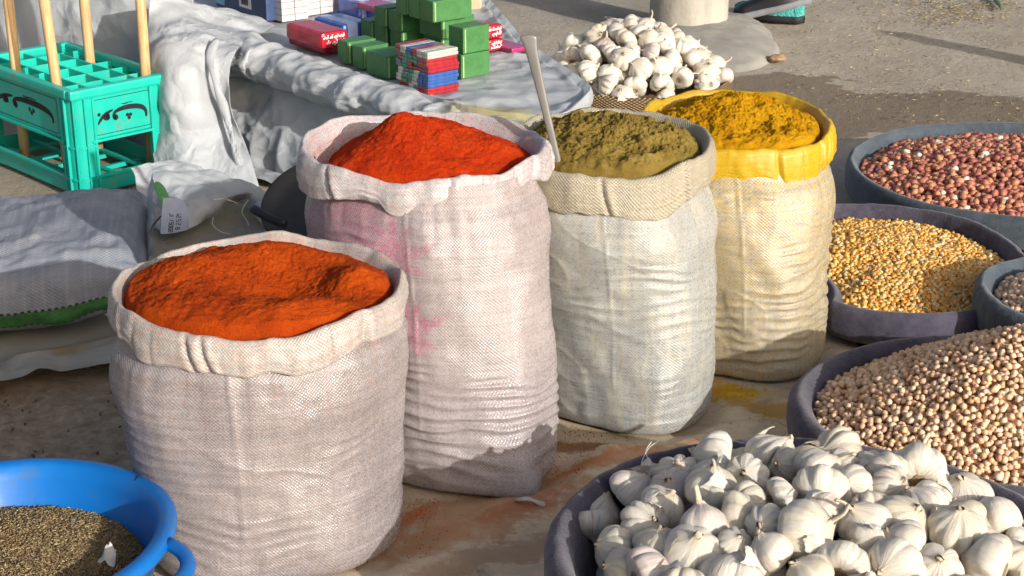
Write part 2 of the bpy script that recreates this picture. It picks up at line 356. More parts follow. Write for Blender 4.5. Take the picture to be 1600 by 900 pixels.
# ------------------------------------------------------------------ a walking person, of whom the picture shows the shoes
def person():
    pr0 = P(1205, 26)
    root = tag(empty('person', (pr0.x, pr0.y, 0)), 'person stepping past the pillar, in dark trousers, black shoe and teal shoe', 'person')
    J = {'pel': (-.10, .10, .92), 'sp': (-.12, .10, 1.12), 'ch': (-.13, .10, 1.32), 'nk': (-.14, .10, 1.47), 'hd': (-.16, .10, 1.57), 'ht': (-.165, .10, 1.68),
         'h1': (-.10, .01, .88), 'k1': (-.02, -.01, .47), 'a1': (.055, .0, .15), 'h2': (-.10, .19, .88), 'k2': (-.02, .14, .48), 'a2': (.10, .09, .10),
         's1': (-.13, -.08, 1.40), 'e1': (-.10, -.13, 1.12), 'w1': (-.22, -.12, .90), 's2': (-.13, .28, 1.40), 'e2': (-.12, .33, 1.12), 'w2': (-.24, .31, .92)}
    rad = dict(pel=.13, sp=.125, ch=.135, nk=.055, hd=.085, ht=.06, h1=.09, k1=.065, a1=.05, h2=.09, k2=.065, a2=.05, s1=.06, e1=.045, w1=.03, s2=.06, e2=.045, w2=.03)
    E = [('pel', 'sp'), ('sp', 'ch'), ('ch', 'nk'), ('nk', 'hd'), ('hd', 'ht'), ('pel', 'h1'), ('h1', 'k1'), ('k1', 'a1'), ('pel', 'h2'), ('h2', 'k2'), ('k2', 'a2'), ('ch', 's1'), ('s1', 'e1'), ('e1', 'w1'), ('ch', 's2'), ('s2', 'e2'), ('e2', 'w2')]
    ks = list(J); me = bpy.data.meshes.new('body'); me.from_pydata([J[k] for k in ks], [(ks.index(a), ks.index(b)) for a, b in E], [])
    me.materials.append(plain('dark_clothes', (.035, .035, .045), .85, .2, .3, 20, .4, 90))
    o = obj('body', me, root); sk = o.modifiers.new('skin', 'SKIN')
    for i, k in enumerate(ks): me.skin_vertices[0].data[i].radius = (rad[k], rad[k]); me.skin_vertices[0].data[i].use_root = (k == 'pel')
    sk.use_smooth_shade = True; o.modifiers.new('sub', 'SUBSURF').levels = 1; o.modifiers['sub'].render_levels = 2
    def shoe(name, mu, ms, loc, rz, ry):
        e = empty(name, loc, rz, root); e.rotation_euler = (0, ry, rz)
        n = 30; ss = np.linspace(0, 1, n)
        # outline from toe (x = -.0) to heel (x = .25)
        wd = .030 + .016 * np.sin(np.pi * np.clip(ss * 1.15, 0, 1)) + .004 * np.cos(ss * 9)
        wd *= np.clip(np.sqrt(np.clip(ss / .10, 0, 1)), 0, 1) * np.clip(np.sqrt(np.clip((1 - ss) / .07, 0, 1)), 0, 1) + 1e-4
        hgt = np.interp(ss, [0, .08, .3, .55, .75, 1], [.016, .030, .038, .050, .056, .052])
        q = np.linspace(0, np.pi, 16); V = []
        for i in range(n):
            V += [(ss[i] * .26, wd[i] * math.cos(a), .022 + hgt[i] * math.sin(a) ** .6) for a in q]
        obj('upper', mesh(V, gridf(n, 16), mu), e)
        q = np.linspace(0, 2 * np.pi, 16, endpoint=False); V = []
        for i in range(n):
            V += [(ss[i] * .262 - .001, (wd[i] + .005) * np.sign(math.cos(a)) * abs(math.cos(a)) ** .35, .013 + .013 * np.sign(math.sin(a)) * abs(math.sin(a)) ** .35) for a in q]
        obj('sole', mesh(V, gridf(n, 16, True), ms), e)
        return e
    shoe('shoe', plain('black_leather', (.012, .012, .016), .45, .5, .2, 30), plain('grey_rubber', (.20, .20, .22), .7, .3, .2, 30), tuple(P(1152, 31) - pr0), R(-8), R(-15))['label'] = 'black shoe with a grey sole, heel lifted'
    t = NT('teal_knit', .85, .2); oc = t.coord(); b = t.n('TexVoronoi', Scale=120); t.set(b, 0, oc)
    shoe('shoe', t.out(t.ramp(t.noise(oc, 80, 4), [(.3, (.03, .22, .20)), (.7, (.10, .46, .42))]), t.bump(b.outputs[0], 1.0, .004)), plain('black_rubber', (.02, .02, .025), .6, .3, .2, 30), tuple(P(1252, 36) - pr0 - Vector((.215, -.13, 0))), R(-31), 0)['label'] = 'teal shoe with a black sole, flat on the ground'
    # hair, face and hands above the frame stay simple
    h = []; q = np.linspace(0, 2 * np.pi, 24, endpoint=False); f = np.linspace(.0, 1.9, 10)
    V = [(-.155 + .10 * math.sin(b) * math.cos(a), .10 + .088 * math.sin(b) * math.sin(a), 1.60 + .115 * math.cos(b)) for b in f for a in q]
    obj('hair', mesh(V, gridf(10, 24, True), plain('black_hair', (.02, .016, .012), .6, .3)), root)
    skin = plain('skin', (.42, .26, .18), .55, .4, .08)
    V = [(-.185 + .085 * math.sin(b) * math.cos(a), .10 + .072 * math.sin(b) * math.sin(a), 1.575 + .115 * math.cos(b)) for b in np.linspace(.05, 3.1, 12) for a in q]
    obj('face', mesh(V, gridf(12, 24, True), skin), root)
    for wx, wy, wz in ((-.22, -.12, .90), (-.24, .31, .92)):
        hd = obj('hand', tube([(wx, wy, wz), (wx - .02, wy, wz - .05), (wx - .03, wy, wz - .09)], [.025, .04, .032], skin, 10, True, .5), root)
        for k in range(4): obj('finger', tube([(wx - .03, wy - .024 + .016 * k, wz - .08), (wx - .04, wy - .026 + .017 * k, wz - .12), (wx - .055, wy - .024 + .016 * k, wz - .15 + .006 * abs(k - 1.5))], [.009, .0085, .007], skin, 8), hd)
        obj('thumb', tube([(wx - .03, wy - .02, wz - .03), (wx - .06, wy - .022, wz - .07), (wx - .065, wy - .015, wz - .10)], [.011, .010, .008], skin, 8), hd)
person()

# ------------------------------------------------------------------ the low stall under white sheeting
t = NT('white_sheeting', .55, .3); uv = t.coord('UV'); oc = t.coord(); X = t.xyz(oc)
n1 = t.noise(oc, 6, 6, .6); n2 = t.noise(oc, 130, 4)
c = t.ramp(n1, [(.3, (.36, .375, .385)), (.55, (.44, .455, .465)), (.75, (.50, .51, .51))])
ys = P(775, 178, .27); mpp = t.n('Mapping', {'vector_type': 'TEXTURE'}, Location=(ys.x, ys.y, .27), Rotation=(0, 0, -.5), Scale=(.17, .09, 9)); t.set(mpp, 0, oc)
ln = t.n('VectorMath', {'operation': 'LENGTH'}, i0=mpp.outputs[0]).outputs['Value']
c = t.mix(t.math('MULTIPLY', t.step(t.math('ADD', ln, t.math('MULTIPLY', t.noise(oc, 13, 5, .65), 1.1)), 1.45, .75), .65), c, (.42, .34, .06))
def ridge(sc, seedv):
    mpx = t.n('Mapping', Location=(seedv, seedv * 2, 0), Scale=(1, 1, 1)); t.set(mpx, 0, oc); nn = t.noise(mpx.outputs[0], sc, 1.5, .45, .5)
    return t.math('SUBTRACT', 1.0, t.math('MULTIPLY', t.math('ABSOLUTE', t.math('SUBTRACT', nn, .5)), 5.0), clamp=True)
def vor(sc):
    wv_ = t.n('VectorMath', {'operation': 'ADD'}, i0=oc); t.set(wv_, 1, t.n('VectorMath', {'operation': 'SCALE'}, i0=t.n('TexNoise', Scale=7.0, Detail=2.0).outputs['Color'], Scale=.10).outputs[0])
    v_ = t.n('TexVoronoi', Scale=sc); t.set(v_, 0, wv_.outputs[0]); return v_.outputs['Distance']
cr_ = t.math('MULTIPLY', t.math('ADD', vor(10), t.math('MULTIPLY', vor(24), .55)), t.step(t.noise(oc, 5, 2), .38, .62))
M_white = t.out(c, t.bump(t.math('ADD', t.math('MULTIPLY', n2, .10), t.math('MULTIPLY', cr_, 1.0)), .6, .016))
TZ = .268
poly = np.array([(-.27, 3.69), (-.05, 3.46), (.10, 3.42), (.17, 3.66), (.02, 4.12), (-.12, 4.9), (-.8, 5.25), (-1.15, 4.75), (-.90, 4.36), (-.745, 4.16)])
def stall_cloth():
    n = 900; ol = poly; seg = np.roll(ol, -1, 0) - ol; L = np.hypot(*seg.T); s = np.concatenate([[0], np.cumsum(L)]); q = np.linspace(0, s[-1], n, endpoint=False)
    idx = np.searchsorted(s, q, 'right') - 1; B = ol[idx] + seg[idx] * ((q - s[idx]) / L[idx])[:, None]
    ker = np.hanning(37); ker /= ker.sum()
    B = np.stack([np.convolve(np.concatenate([B[-18:, i], B[:, i], B[:18, i]]), ker, 'valid') for i in (0, 1)], -1)
    T = np.roll(B, -1, 0) - np.roll(B, 1, 0); T /= np.hypot(*T.T)[:, None]; N = np.stack([T[:, 1], -T[:, 0]], -1)
    c = B.mean(0)
    rows = []; zs = []
    for k in np.linspace(0, 1, 90):     # the top, from the middle out
        p = c + (B - c) * k; z = TZ + .002 * fbm(st3(p[:, 0] * 9, p[:, 1] * 9, 0), 3, 4) + .010 * crumple(st3(p[:, 0], p[:, 1], 0), 7, 14) * sstep(.74, .86, k) + .004 * crumple(st3(p[:, 0], p[:, 1], 0), 18, 15) * sstep(.74, .86, k) + .010 * sstep(.93, .99, k) * (.75 + .8 * fbm(st3(B[:, 0] * 6, B[:, 1] * 6, 0), 3, 2)) * sstep(1.012, .98, k)
        rows.append(p); zs.append(z + 0 * p[:, 0])
    arc = s[-1] * np.arange(n) / n
    ang = 2 * np.pi * np.arange(n) / n
    flare = .075 + .0 * B[:, 0] + .03 * fbm(st3(arc * 1.5, 0, 0), 3, 5)
    for k in np.linspace(0, 1, 130)[1:]:
        lip = .010 * math.sin(min(k / .16, 1) * math.pi) ** .8       # thick rolled edge
        f1 = fbm(st3(arc * 3.2 + k * 1.3, k * 1.2, 0), 3, 7); f2 = fbm(st3(arc * 9 - k * 2.2, k * 2.5, 3), 3, 9); rid = 1 - 2.2 * np.abs(fbm(st3(arc * 4 + k * 3, k * 3, 9), 2, 13))
        d = .012 + lip + flare * sstep(.1, 1, k) + sstep(.12, .5, k) * (.040 * f1 + .008 * f2 + .022 * crumple(st3(arc, k * .3 + arc * .3, 0), 8, 31) + .007 * crumple(st3(arc, k * .3, 0), 19, 37))
        z = (TZ + .012) * (1 - k) ** 1.0 + .004 - .0 * k + .010 * sstep(0, .1, k) * sstep(.3, .1, k) * f2
        rows.append(B + N * d[:, None]); zs.append(np.maximum(z, .008) + 0 * arc)
    for k in np.linspace(0, 1, 16)[1:]:   # a hem lying on the ground
        hem = .05 * (1 + fbm(st3(arc * 3, 0, 0), 3, 15)) * k
        rows.append(B + N * (d + hem)[:, None]); zs.append(.010 + .008 * (1 + fbm(st3(arc * 10, k * 3, 0), 3, 19)) * math.sin(k * math.pi))
    V = np.concatenate([np.stack(rows), np.stack(zs)[..., None]], -1)
    return mesh(V.reshape(-1, 3), gridf(V.shape[0], n, True), M_white)
stall = tag(empty('draped_stall', (0, 0, 0)), 'low stall draped in crumpled white woven plastic sheeting', 'stall')
obj('sheet', stall_cloth(), stall)
def patch(ctrl, nu, nv, mat, wr=.006, sc=20, seed=3, thick=.0015):
    """a crumpled cloth through a grid of world points"""
    A = np.array([[tuple(p) for p in row] for row in ctrl]); nr, nc = A.shape[:2]
    def cr(Aa, m):
        n = len(Aa); x = np.linspace(0, n - 1, m); i = np.minimum(x.astype(int), n - 2); f = (x - i).reshape(-1, *([1] * (Aa.ndim - 1)))
        g = lambda k: Aa[np.clip(i + k, 0, n - 1)]
        return .5 * (2 * g(0) + (g(1) - g(-1)) * f + (2 * g(-1) - 5 * g(0) + 4 * g(1) - g(2)) * f ** 2 + (3 * g(0) - g(-1) - 3 * g(1) + g(2)) * f ** 3)
    G = cr(A, nv); G = np.swapaxes(cr(np.swapaxes(G, 0, 1), nu), 0, 1)
    du = np.gradient(G, axis=1); dv = np.gradient(G, axis=0); N = np.cross(du, dv); N /= np.linalg.norm(N, axis=-1, keepdims=True) + 1e-9
    d = wr * (.5 * fbm(G * sc * .6, 3, seed) + 1.0 * crumple(G, sc * .55, seed + 5) + .35 * crumple(G, sc * 1.3, seed + 9))
    G = G + N * d[..., None]; G[..., 2] = np.maximum(G[..., 2], .007)
    V = np.concatenate([G.reshape(-1, 3), (G - N * thick).reshape(-1, 3)]); n = nu * nv; f = gridf(nv, nu); F = [f, (f + n)[:, ::-1]]
    e = lambda ids: np.stack([ids[:-1], ids[1:], ids[1:] + n, ids[:-1] + n], -1)
    I = np.arange(n).reshape(nv, nu)
    F += [e(I[0])[:, ::-1], e(I[-1]), e(I[:, 0]), e(I[:, -1])[:, ::-1]]
    u, v = np.meshgrid(np.linspace(0, 1, nu), np.linspace(0, 1, nv)); uvv = np.stack([u, v], -1).reshape(-1, 2)
    return mesh(V, np.concatenate(F), mat, uv=np.concatenate([uvv, uvv]))
# the stitched seam that hangs down the front
sm = [P(340, 60, .315), P(330, 88, .285), P(340, 130, .235), P(352, 165, .18), P(362, 200, .13), P(372, 235, .08), P(384, 268, .03)]
obj('seam', tube(smooth_pts([(p.x, p.y - .020, p.z) for p in sm], 6), [.009 + .003 * math.sin(i * .45) for i in range(37)], M_white, 10, True, .6), stall)
# the thick fold of sheeting along the front edge
def fold_roll():
    c = np.array([tuple(P(*q)) for q in ((346, 80, .252), (420, 98, .248), (500, 125, .246), (580, 154, .244), (660, 176, .242), (740, 196, .240), (830, 220, .238))]); x = np.linspace(0, 6, 260); i = np.minimum(x.astype(int), 5); f = (x - i)[:, None]; C_ = c[i] * (1 - f) + c[i + 1] * f
    T = np.gradient(C_, axis=0); T /= np.linalg.norm(T, axis=1, keepdims=True); Nn = np.cross(T, [0, 0, 1]); Nn /= np.linalg.norm(Nn, axis=1, keepdims=True); n = 60; a = np.linspace(0, 2 * np.pi, n, endpoint=False)
    rr_ = np.interp(x, [0, .25, 1.5, 4, 6], [.058, .064, .054, .040, .034]); L = np.arange(260)[:, None] * np.linalg.norm(C_[-1] - C_[0]) / 260
    A = a[None] + 0 * L; fo = fbm(st3(L * 9 + .5 * A, np.cos(A) * 1.2, np.sin(A) * 1.2), 4, 3) * .25 + 0 * (1 - 3.0 * np.abs(fbm(st3(L * 11 + 1.3 * np.sin(A), np.cos(A), np.sin(A) * .8), 3, 8)))
    Q_ = C_[:, None] + Nn[:, None] * (rr_[:, None] * np.cos(A))[..., None] + np.array([0, 0, 1]) * (rr_[:, None] * np.sin(A))[..., None]
    rad = rr_[:, None] * (1 + .5 * fo) + .013 * crumple(Q_, 11, 41) + .005 * crumple(Q_, 26, 43); V = C_[:, None] + Nn[:, None] * (rad * np.cos(A) * 1.15)[..., None] + np.array([0, 0, 1]) * (rad * np.sin(A) * .82)[..., None]
    return mesh(V.reshape(-1, 3), gridf(260, n, True), M_white)
obj('folded_edge', fold_roll(), stall)
hs1 = patch([[P(236, -8, .40), P(290, -2, .375), P(340, 14, .33), P(390, 26, .30), P(430, 44, .272)],
             [P(226, 78, .285), P(262, 88, .295), P(305, 82, .30), P(338, 74, .295), P(372, 78, .285)],
             [P(226, 150, .190), P(262, 160, .200), P(312, 168, .185), P(345, 150, .195), P(358, 150, .20)],
             [P(236, 220, .095), P(280, 226, .10), P(330, 232, .085), P(368, 226, .09), P(384, 226, .09)],
             [P(243, 288, .010), P(290, 294, .010), P(340, 296, .010), P(392, 294, .010), P(404, 292, .010)]], 120, 130, M_white, .011, 13, 23)
obj('side_sheet', hs1, stall)
hb1 = patch([[(-1.80, 4.95, .62), (-1.45, 4.62, .60), (-1.15, 4.42, .62), (-.93, 4.34, .58), (-.80, 4.30, .52)],
             [(-1.80, 4.90, .32), (-1.45, 4.56, .30), (-1.15, 4.36, .32), (-.95, 4.27, .32), (-.82, 4.22, .33)],
             [(-1.80, 4.84, .01), (-1.45, 4.50, .01), (-1.17, 4.30, .01), (-.98, 4.16, .01), (-.90, 4.02, .01)]], 120, 90, M_white, .022, 6, 29)
tag(obj('hanging_sheet', hb1), 'grey-white sheeting hanging in folds behind the green crate', 'sheet')
# the loose end of sheeting on the ground in front
fl = patch([[P(206, 262, .12), P(262, 250, .10), P(330, 268, .075), P(392, 288, .05), P(415, 300, .025)],
            [P(216, 300, .07), P(275, 300, .075), P(330, 312, .06), P(392, 300, .05), P(425, 322, .02)],
            [P(240, 352, .012), P(265, 368, .015), P(310, 350, .02), P(372, 316, .018), P(418, 362, .012)]], 90, 60, M_white, .009, 26)
tag(obj('sheet_end', fl), 'frayed loose end of white sheeting lying on the ground beside the crate', 'sheet')
thr = plain('thread', (.72, .70, .62), .7, .3, .05)
tt_ = tag(empty('loose_thread', P(388, 320, .02)), 'pale loose threads trailing from the frayed white sheeting', 'thread')
o0 = Vector(P(388, 320, .02))
for pts in ([(388, 312, .03), (378, 330, .012), (386, 345, .008), (388, 352, .008)], [(335, 335, .02), (332, 350, .01), (345, 362, .008), (360, 366, .008)], [(312, 308, .06), (330, 312, .06), (350, 311, .055), (372, 318, .03)]):
    obj('strand', tube(smooth_pts([Vector(P(*p)) - o0 for p in pts]), .0012, thr, 5), tt_)

# ------------------------------------------------------------------ goods on the stall
AX = Vector((.63, -.776, 0)); BX = Vector((.776, .63, 0)); ROT = math.atan2(AX.y, AX.x)   # a box's long side runs along AX, its sunny side along BX
def box_at(name, px, py, z, la, lb, h, mats, b=.003, drot=0.0, parent=None):
    """px, py: where the nearest bottom corner shows; the box reaches la back along AX and lb along BX"""
    c = P(px, py, z); root = bpy.data.objects.new(name, bevel_box(la, lb, h, b, 2, mats)); C.objects.link(root)
    ctr = c - AX * la / 2 + BX * lb / 2; root.location = (ctr.x, ctr.y, z); root.rotation_euler = (0, 0, ROT + drot); root.parent = parent
    return root
def carton_mat(name, col, dark=.75, dirt=(.2, .25, .15)):
    t = NT(name, .45, .45); oc = t.coord(); n = t.noise(oc, 40, 5)
    c = t.ramp(n, [(.3, tuple(x * dark for x in col)), (.65, col)])
    c = t.mix(t.math('MULTIPLY', t.step(t.noise(oc, 160, 4, .7), .62, .74), .4), c, tuple(min(1, x * 1.6 + .08) for x in col))
    return t.out(c, t.bump(t.noise(oc, 60, 4), .12, .003))
M_green = carton_mat('green_card', (.062, .210, .062))
M_grey_edge = plain('green_edge', (.32, .50, .20), .5, .4, .15, 60)
TZ0 = TZ + .006
g = 'green soap cartons on the stall'
greens = [  # px, py, z, la, lb, h, turn, label
    (605, 124, TZ0, .086, .075, .053, 0, 'long green carton on the white sheet touching the left of the striped matchbox stack'),
    (567, 109, TZ0, .044, .075, .053, .03, 'small green carton second from the left in the front row'),
    (545, 101, TZ0, .048, .08, .053, -.03, 'small green carton at the left end of the front row beside the red packet'),
    (628, 82, TZ0, .05, .09, .052, 0, 'green carton behind the striped stack, at the bottom of the middle row'),
    (601, 73, TZ0, .046, .09, .053, .02, 'green carton in the middle of the second row'),
    (580, 66, TZ0, .046, .09, .053, -.02, 'green carton at the left end of the second row'),
    (625, 50, TZ0 + .054, .05, .09, .047, .02, 'green carton of the second row lying above its right one'),
    (601, 43, TZ0 + .054, .046, .09, .047, 0, 'green carton lying above the middle one of the second row'),
    (690, 88, TZ0, .075, .10, .052, 0, 'green carton hidden behind the striped stack'),
    (690, 62, TZ0 + .054, .09, .10, .048, .01, 'broad green carton whose sunny end shows above the striped stack'),
    (677, 36, TZ0 + .104, .05, .115, .05, .0, 'topmost green carton, nearest of the upper row'),
    (655, 30, TZ0 + .104, .044, .115, .05, .02, 'topmost green carton, middle of the upper row'),
    (635, 24, TZ0 + .104, .044, .115, .05, -.02, 'topmost green carton, left of the upper row'),
    (721, 124, TZ0, .055, .083, .056, 0, 'green carton at the bottom of the right-hand column'),
    (723, 85, TZ0 + .057, .055, .078, .060, .03, 'green carton on top of the right-hand column'),
]
for px, py, z, la, lb, h, dr, lab in greens:
    o = box_at('green_carton', px, py, z, la - .002, lb, h, M_green, .0016, dr); tag(o, lab, 'carton', g)
    e = obj('lid_edge', corner_box(la / 2 - .0015, -lb / 2 + .003, .003, la / 2 + .0012, -lb / 2 + .007, h - .003, .0004, M_grey_edge), o)
# wrapped matchbox bundles, striped
cols = {'r': (.30, .02, .035), 'w': (.50, .47, .40), 'b': (.04, .10, .30), 'g': (.03, .22, .11), 'k': (.12, .12, .14), 'R': (.34, .018, .025), 'B': (.035, .10, .32)}
M_mb = {k: plain('matchbox_' + {'r': 'maroon', 'w': 'cream', 'b': 'blue', 'g': 'green', 'k': 'grey', 'R': 'red', 'B': 'bright_blue'}[k], v, .25, .6, .35, 90) for k, v in cols.items()}
layers = ['RrwkrR', 'wgkwBB', 'wkgwBB', 'kgRrRR', 'rgkgrR', 'rwbrww']
names = ['lowest', 'second lowest', 'third lowest', 'third from the top', 'second from the top', 'topmost']
mc = P(670, 150, TZ0); z = TZ0
for i, lay in enumerate(layers):
    la, lb, h = .118 + .004 * (i % 2), .084, .0162; jit = random.uniform(-.004, .004); dr = random.uniform(-.04, .04)
    ctr = mc - AX * (la / 2 + jit) + BX * (lb / 2 + random.uniform(-.003, .003))
    root = tag(empty('matchbox_bundle', (ctr.x, ctr.y, z), ROT + dr), f'striped matchbox bundle wrapped in clear film, {names[i]} of the stack of six', 'matchboxes', 'striped matchbox bundles in a stack')
    n = len(lay); wdt = la / n
    for k, ch in enumerate(lay):
        for lev in (0, 1):
            m = bevel_box(wdt - .0008, lb + random.uniform(-.003, .003), h / 2 - .0003, .0012, 2, M_mb[ch])
            p = obj('matchbox', m, root, (-la / 2 + wdt * (k + .5), random.uniform(-.0015, .0015), lev * h / 2)); p.rotation_euler.z = random.uniform(-.02, .02)
    z += h
# packets
M_red = carton_mat('red_wrapper', (.52, .015, .035), .6); M_dred = carton_mat('dark_red_wrapper', (.30, .012, .03), .6)
M_blue = carton_mat('blue_wrapper', (.07, .14, .50), .6); M_lblue = plain('pale_blue_tape', (.38, .46, .78), .3, .6, .1, 60)
M_mag = carton_mat('magenta_wrapper', (.45, .04, .16), .6); M_ink = plain('white_ink', (.85, .82, .80), .5, .3, .05)
for m_ in (M_red, M_dred, M_blue, M_mag): m_.node_tree.nodes['Principled BSDF'].inputs['Roughness'].default_value = .22
def arabic_lines(seed, n=2):
    r = random.Random(seed); L = []
    for k in range(n):
        y = .68 - .38 * k; x = .86
        while x > .16:
            wl = r.uniform(.10, .24); a = .10
            L.append(([(x, y + r.uniform(0, a)), (x - wl * .3, y - r.uniform(0, .04)), (x - wl * .55, y + r.uniform(.03, a)), (x - wl * .8, y - .03), (x - wl, y + r.uniform(0, .1))], .0016))
            if r.random() < .8: L.append(([(x - wl * .5, y + r.choice((-.13, .18)))], .0017))
            if r.random() < .5: L.append(([(x - wl * .1, y), (x - wl * .08, y + .2)], .0014))
            x -= wl + .05
    return L
def packet(px, py, z, la, lb, h, m, lab, text=None, tape=False, cat='packet', dr=0.0, group=None):
    o = box_at('wrapped_packet', px, py, z, la, lb, h, m, min(.010, h * .25), dr); tag(o, lab, cat, group)
    if text: obj('lettering', strokes(arabic_lines(text), (la / 2 + .0006, -lb / 2 + .002, .002), (0, lb - .004, 0), (0, 0, h - .004), M_ink), o)
    if tape: obj('tape', corner_box(la / 2 - la * .99, -lb / 2 + lb * .15, .001, la / 2 + .0015, -lb / 2 + lb * .50, h + .001, .003, M_lblue), o)
    return o
packet(507, 86, TZ0, .165, .076, .020, M_dred, 'dark red packet under the red one with white lettering')
packet(503, 78, TZ0 + .021, .165, .078, .040, M_red, 'shiny red packet with white script, left of the green cartons', 5)
packet(537, 64, TZ0, .140, .088, .040, M_blue, 'blue wrapped packet with pale tape behind the red packet', None, True)
packet(600, 36, TZ0, .15, .085, .034, M_blue, 'blue wrapped packet at the back, left of the upper green cartons', None, True)
packet(590, 22, TZ0 + .034, .10, .07, .016, M_mag, 'thin magenta packet lying on the rear blue packet')
packet(764, 82, TZ0, .06, .048, .030, M_red, 'lower red packet with white script right of the green column', 8, group='red packets right of the green cartons')
packet(764, 62, TZ0 + .031, .06, .046, .034, M_red, 'upper red packet with white script right of the green column', 9, group='red packets right of the green cartons')
packet(800, 84, TZ0, .10, .055, .012, M_mag, 'flat plastic wrapped packet on the sheet near the spoon')
packet(560, 30, TZ0, .10, .08, .045, M_blue, 'blue packet at the very back between the white cartons and green boxes', None, True)
packet(700, 44, TZ0, .06, .06, .03, M_mag, 'magenta packet behind the broad green carton')
M_carton = carton_mat('white_card', (.62, .57, .54), .8); M_ctop = plain('carton_red_top', (.40, .05, .06), .5, .4, .4, 80)
for px, py, la, lb, cl, lab in ((441, 35, .046, .083, 2, 'bundle of small white cartons at the left, above the red packet'), (481, 25, .046, .083, 2, 'bundle of small white cartons in the middle of the back row'), (536, 19, .046, .075, 2, 'bundle of small white cartons at the right of the back row')):
    c0 = P(px, py, TZ0); ctr = c0 - AX * la / 2 + BX * lb / 2
    root = tag(empty('carton_bundle', (ctr.x, ctr.y, TZ0), ROT), lab, 'cartons', 'bundles of small white cartons')
    for r_ in range(5):
        for k in range(cl):
            wl = lb / cl
            o = obj('small_carton', bevel_box(la - .001, wl - .0016, .0162, .0012, 2, M_carton), root, (0, -lb / 2 + wl * (k + .5), r_ * .0172))
            if r_ == 4: obj('printed_top', corner_box(-la / 2 + .004, -wl / 2 + .004, .0162, la / 2 - .004, wl / 2 - .004, .0166, 0, M_ctop), o)
o = box_at('blue_carton', 417, 34, TZ0, .27, .10, .10, carton_mat('navy_card', (.05, .085, .20), .7), .004); tag(o, 'dark blue carton with a white barcode label at the back left of the stall', 'carton')
obj('label', corner_box(-.005, -.0508, .02, .058, -.0503, .09, 0, plain('label_paper', (.72, .74, .78), .5, .3, .05)), o)
obj('panel', corner_box(-.134, -.0508, .01, -.085, -.0503, .095, 0, plain('cyan_panel', (.18, .48, .68), .4, .4, .4, 40)), o)
obj('barcode', strokes([([(.2 + .065 * k, .12), (.2 + .065 * k, .42)], .0010 * (1 + (k * 7 % 3) * .5)) for k in range(9)], (-.005, -.0512, .02), (.063, 0, 0), (0, 0, .07), plain('bar_ink', (.03, .03, .04), .6, .2)), o)

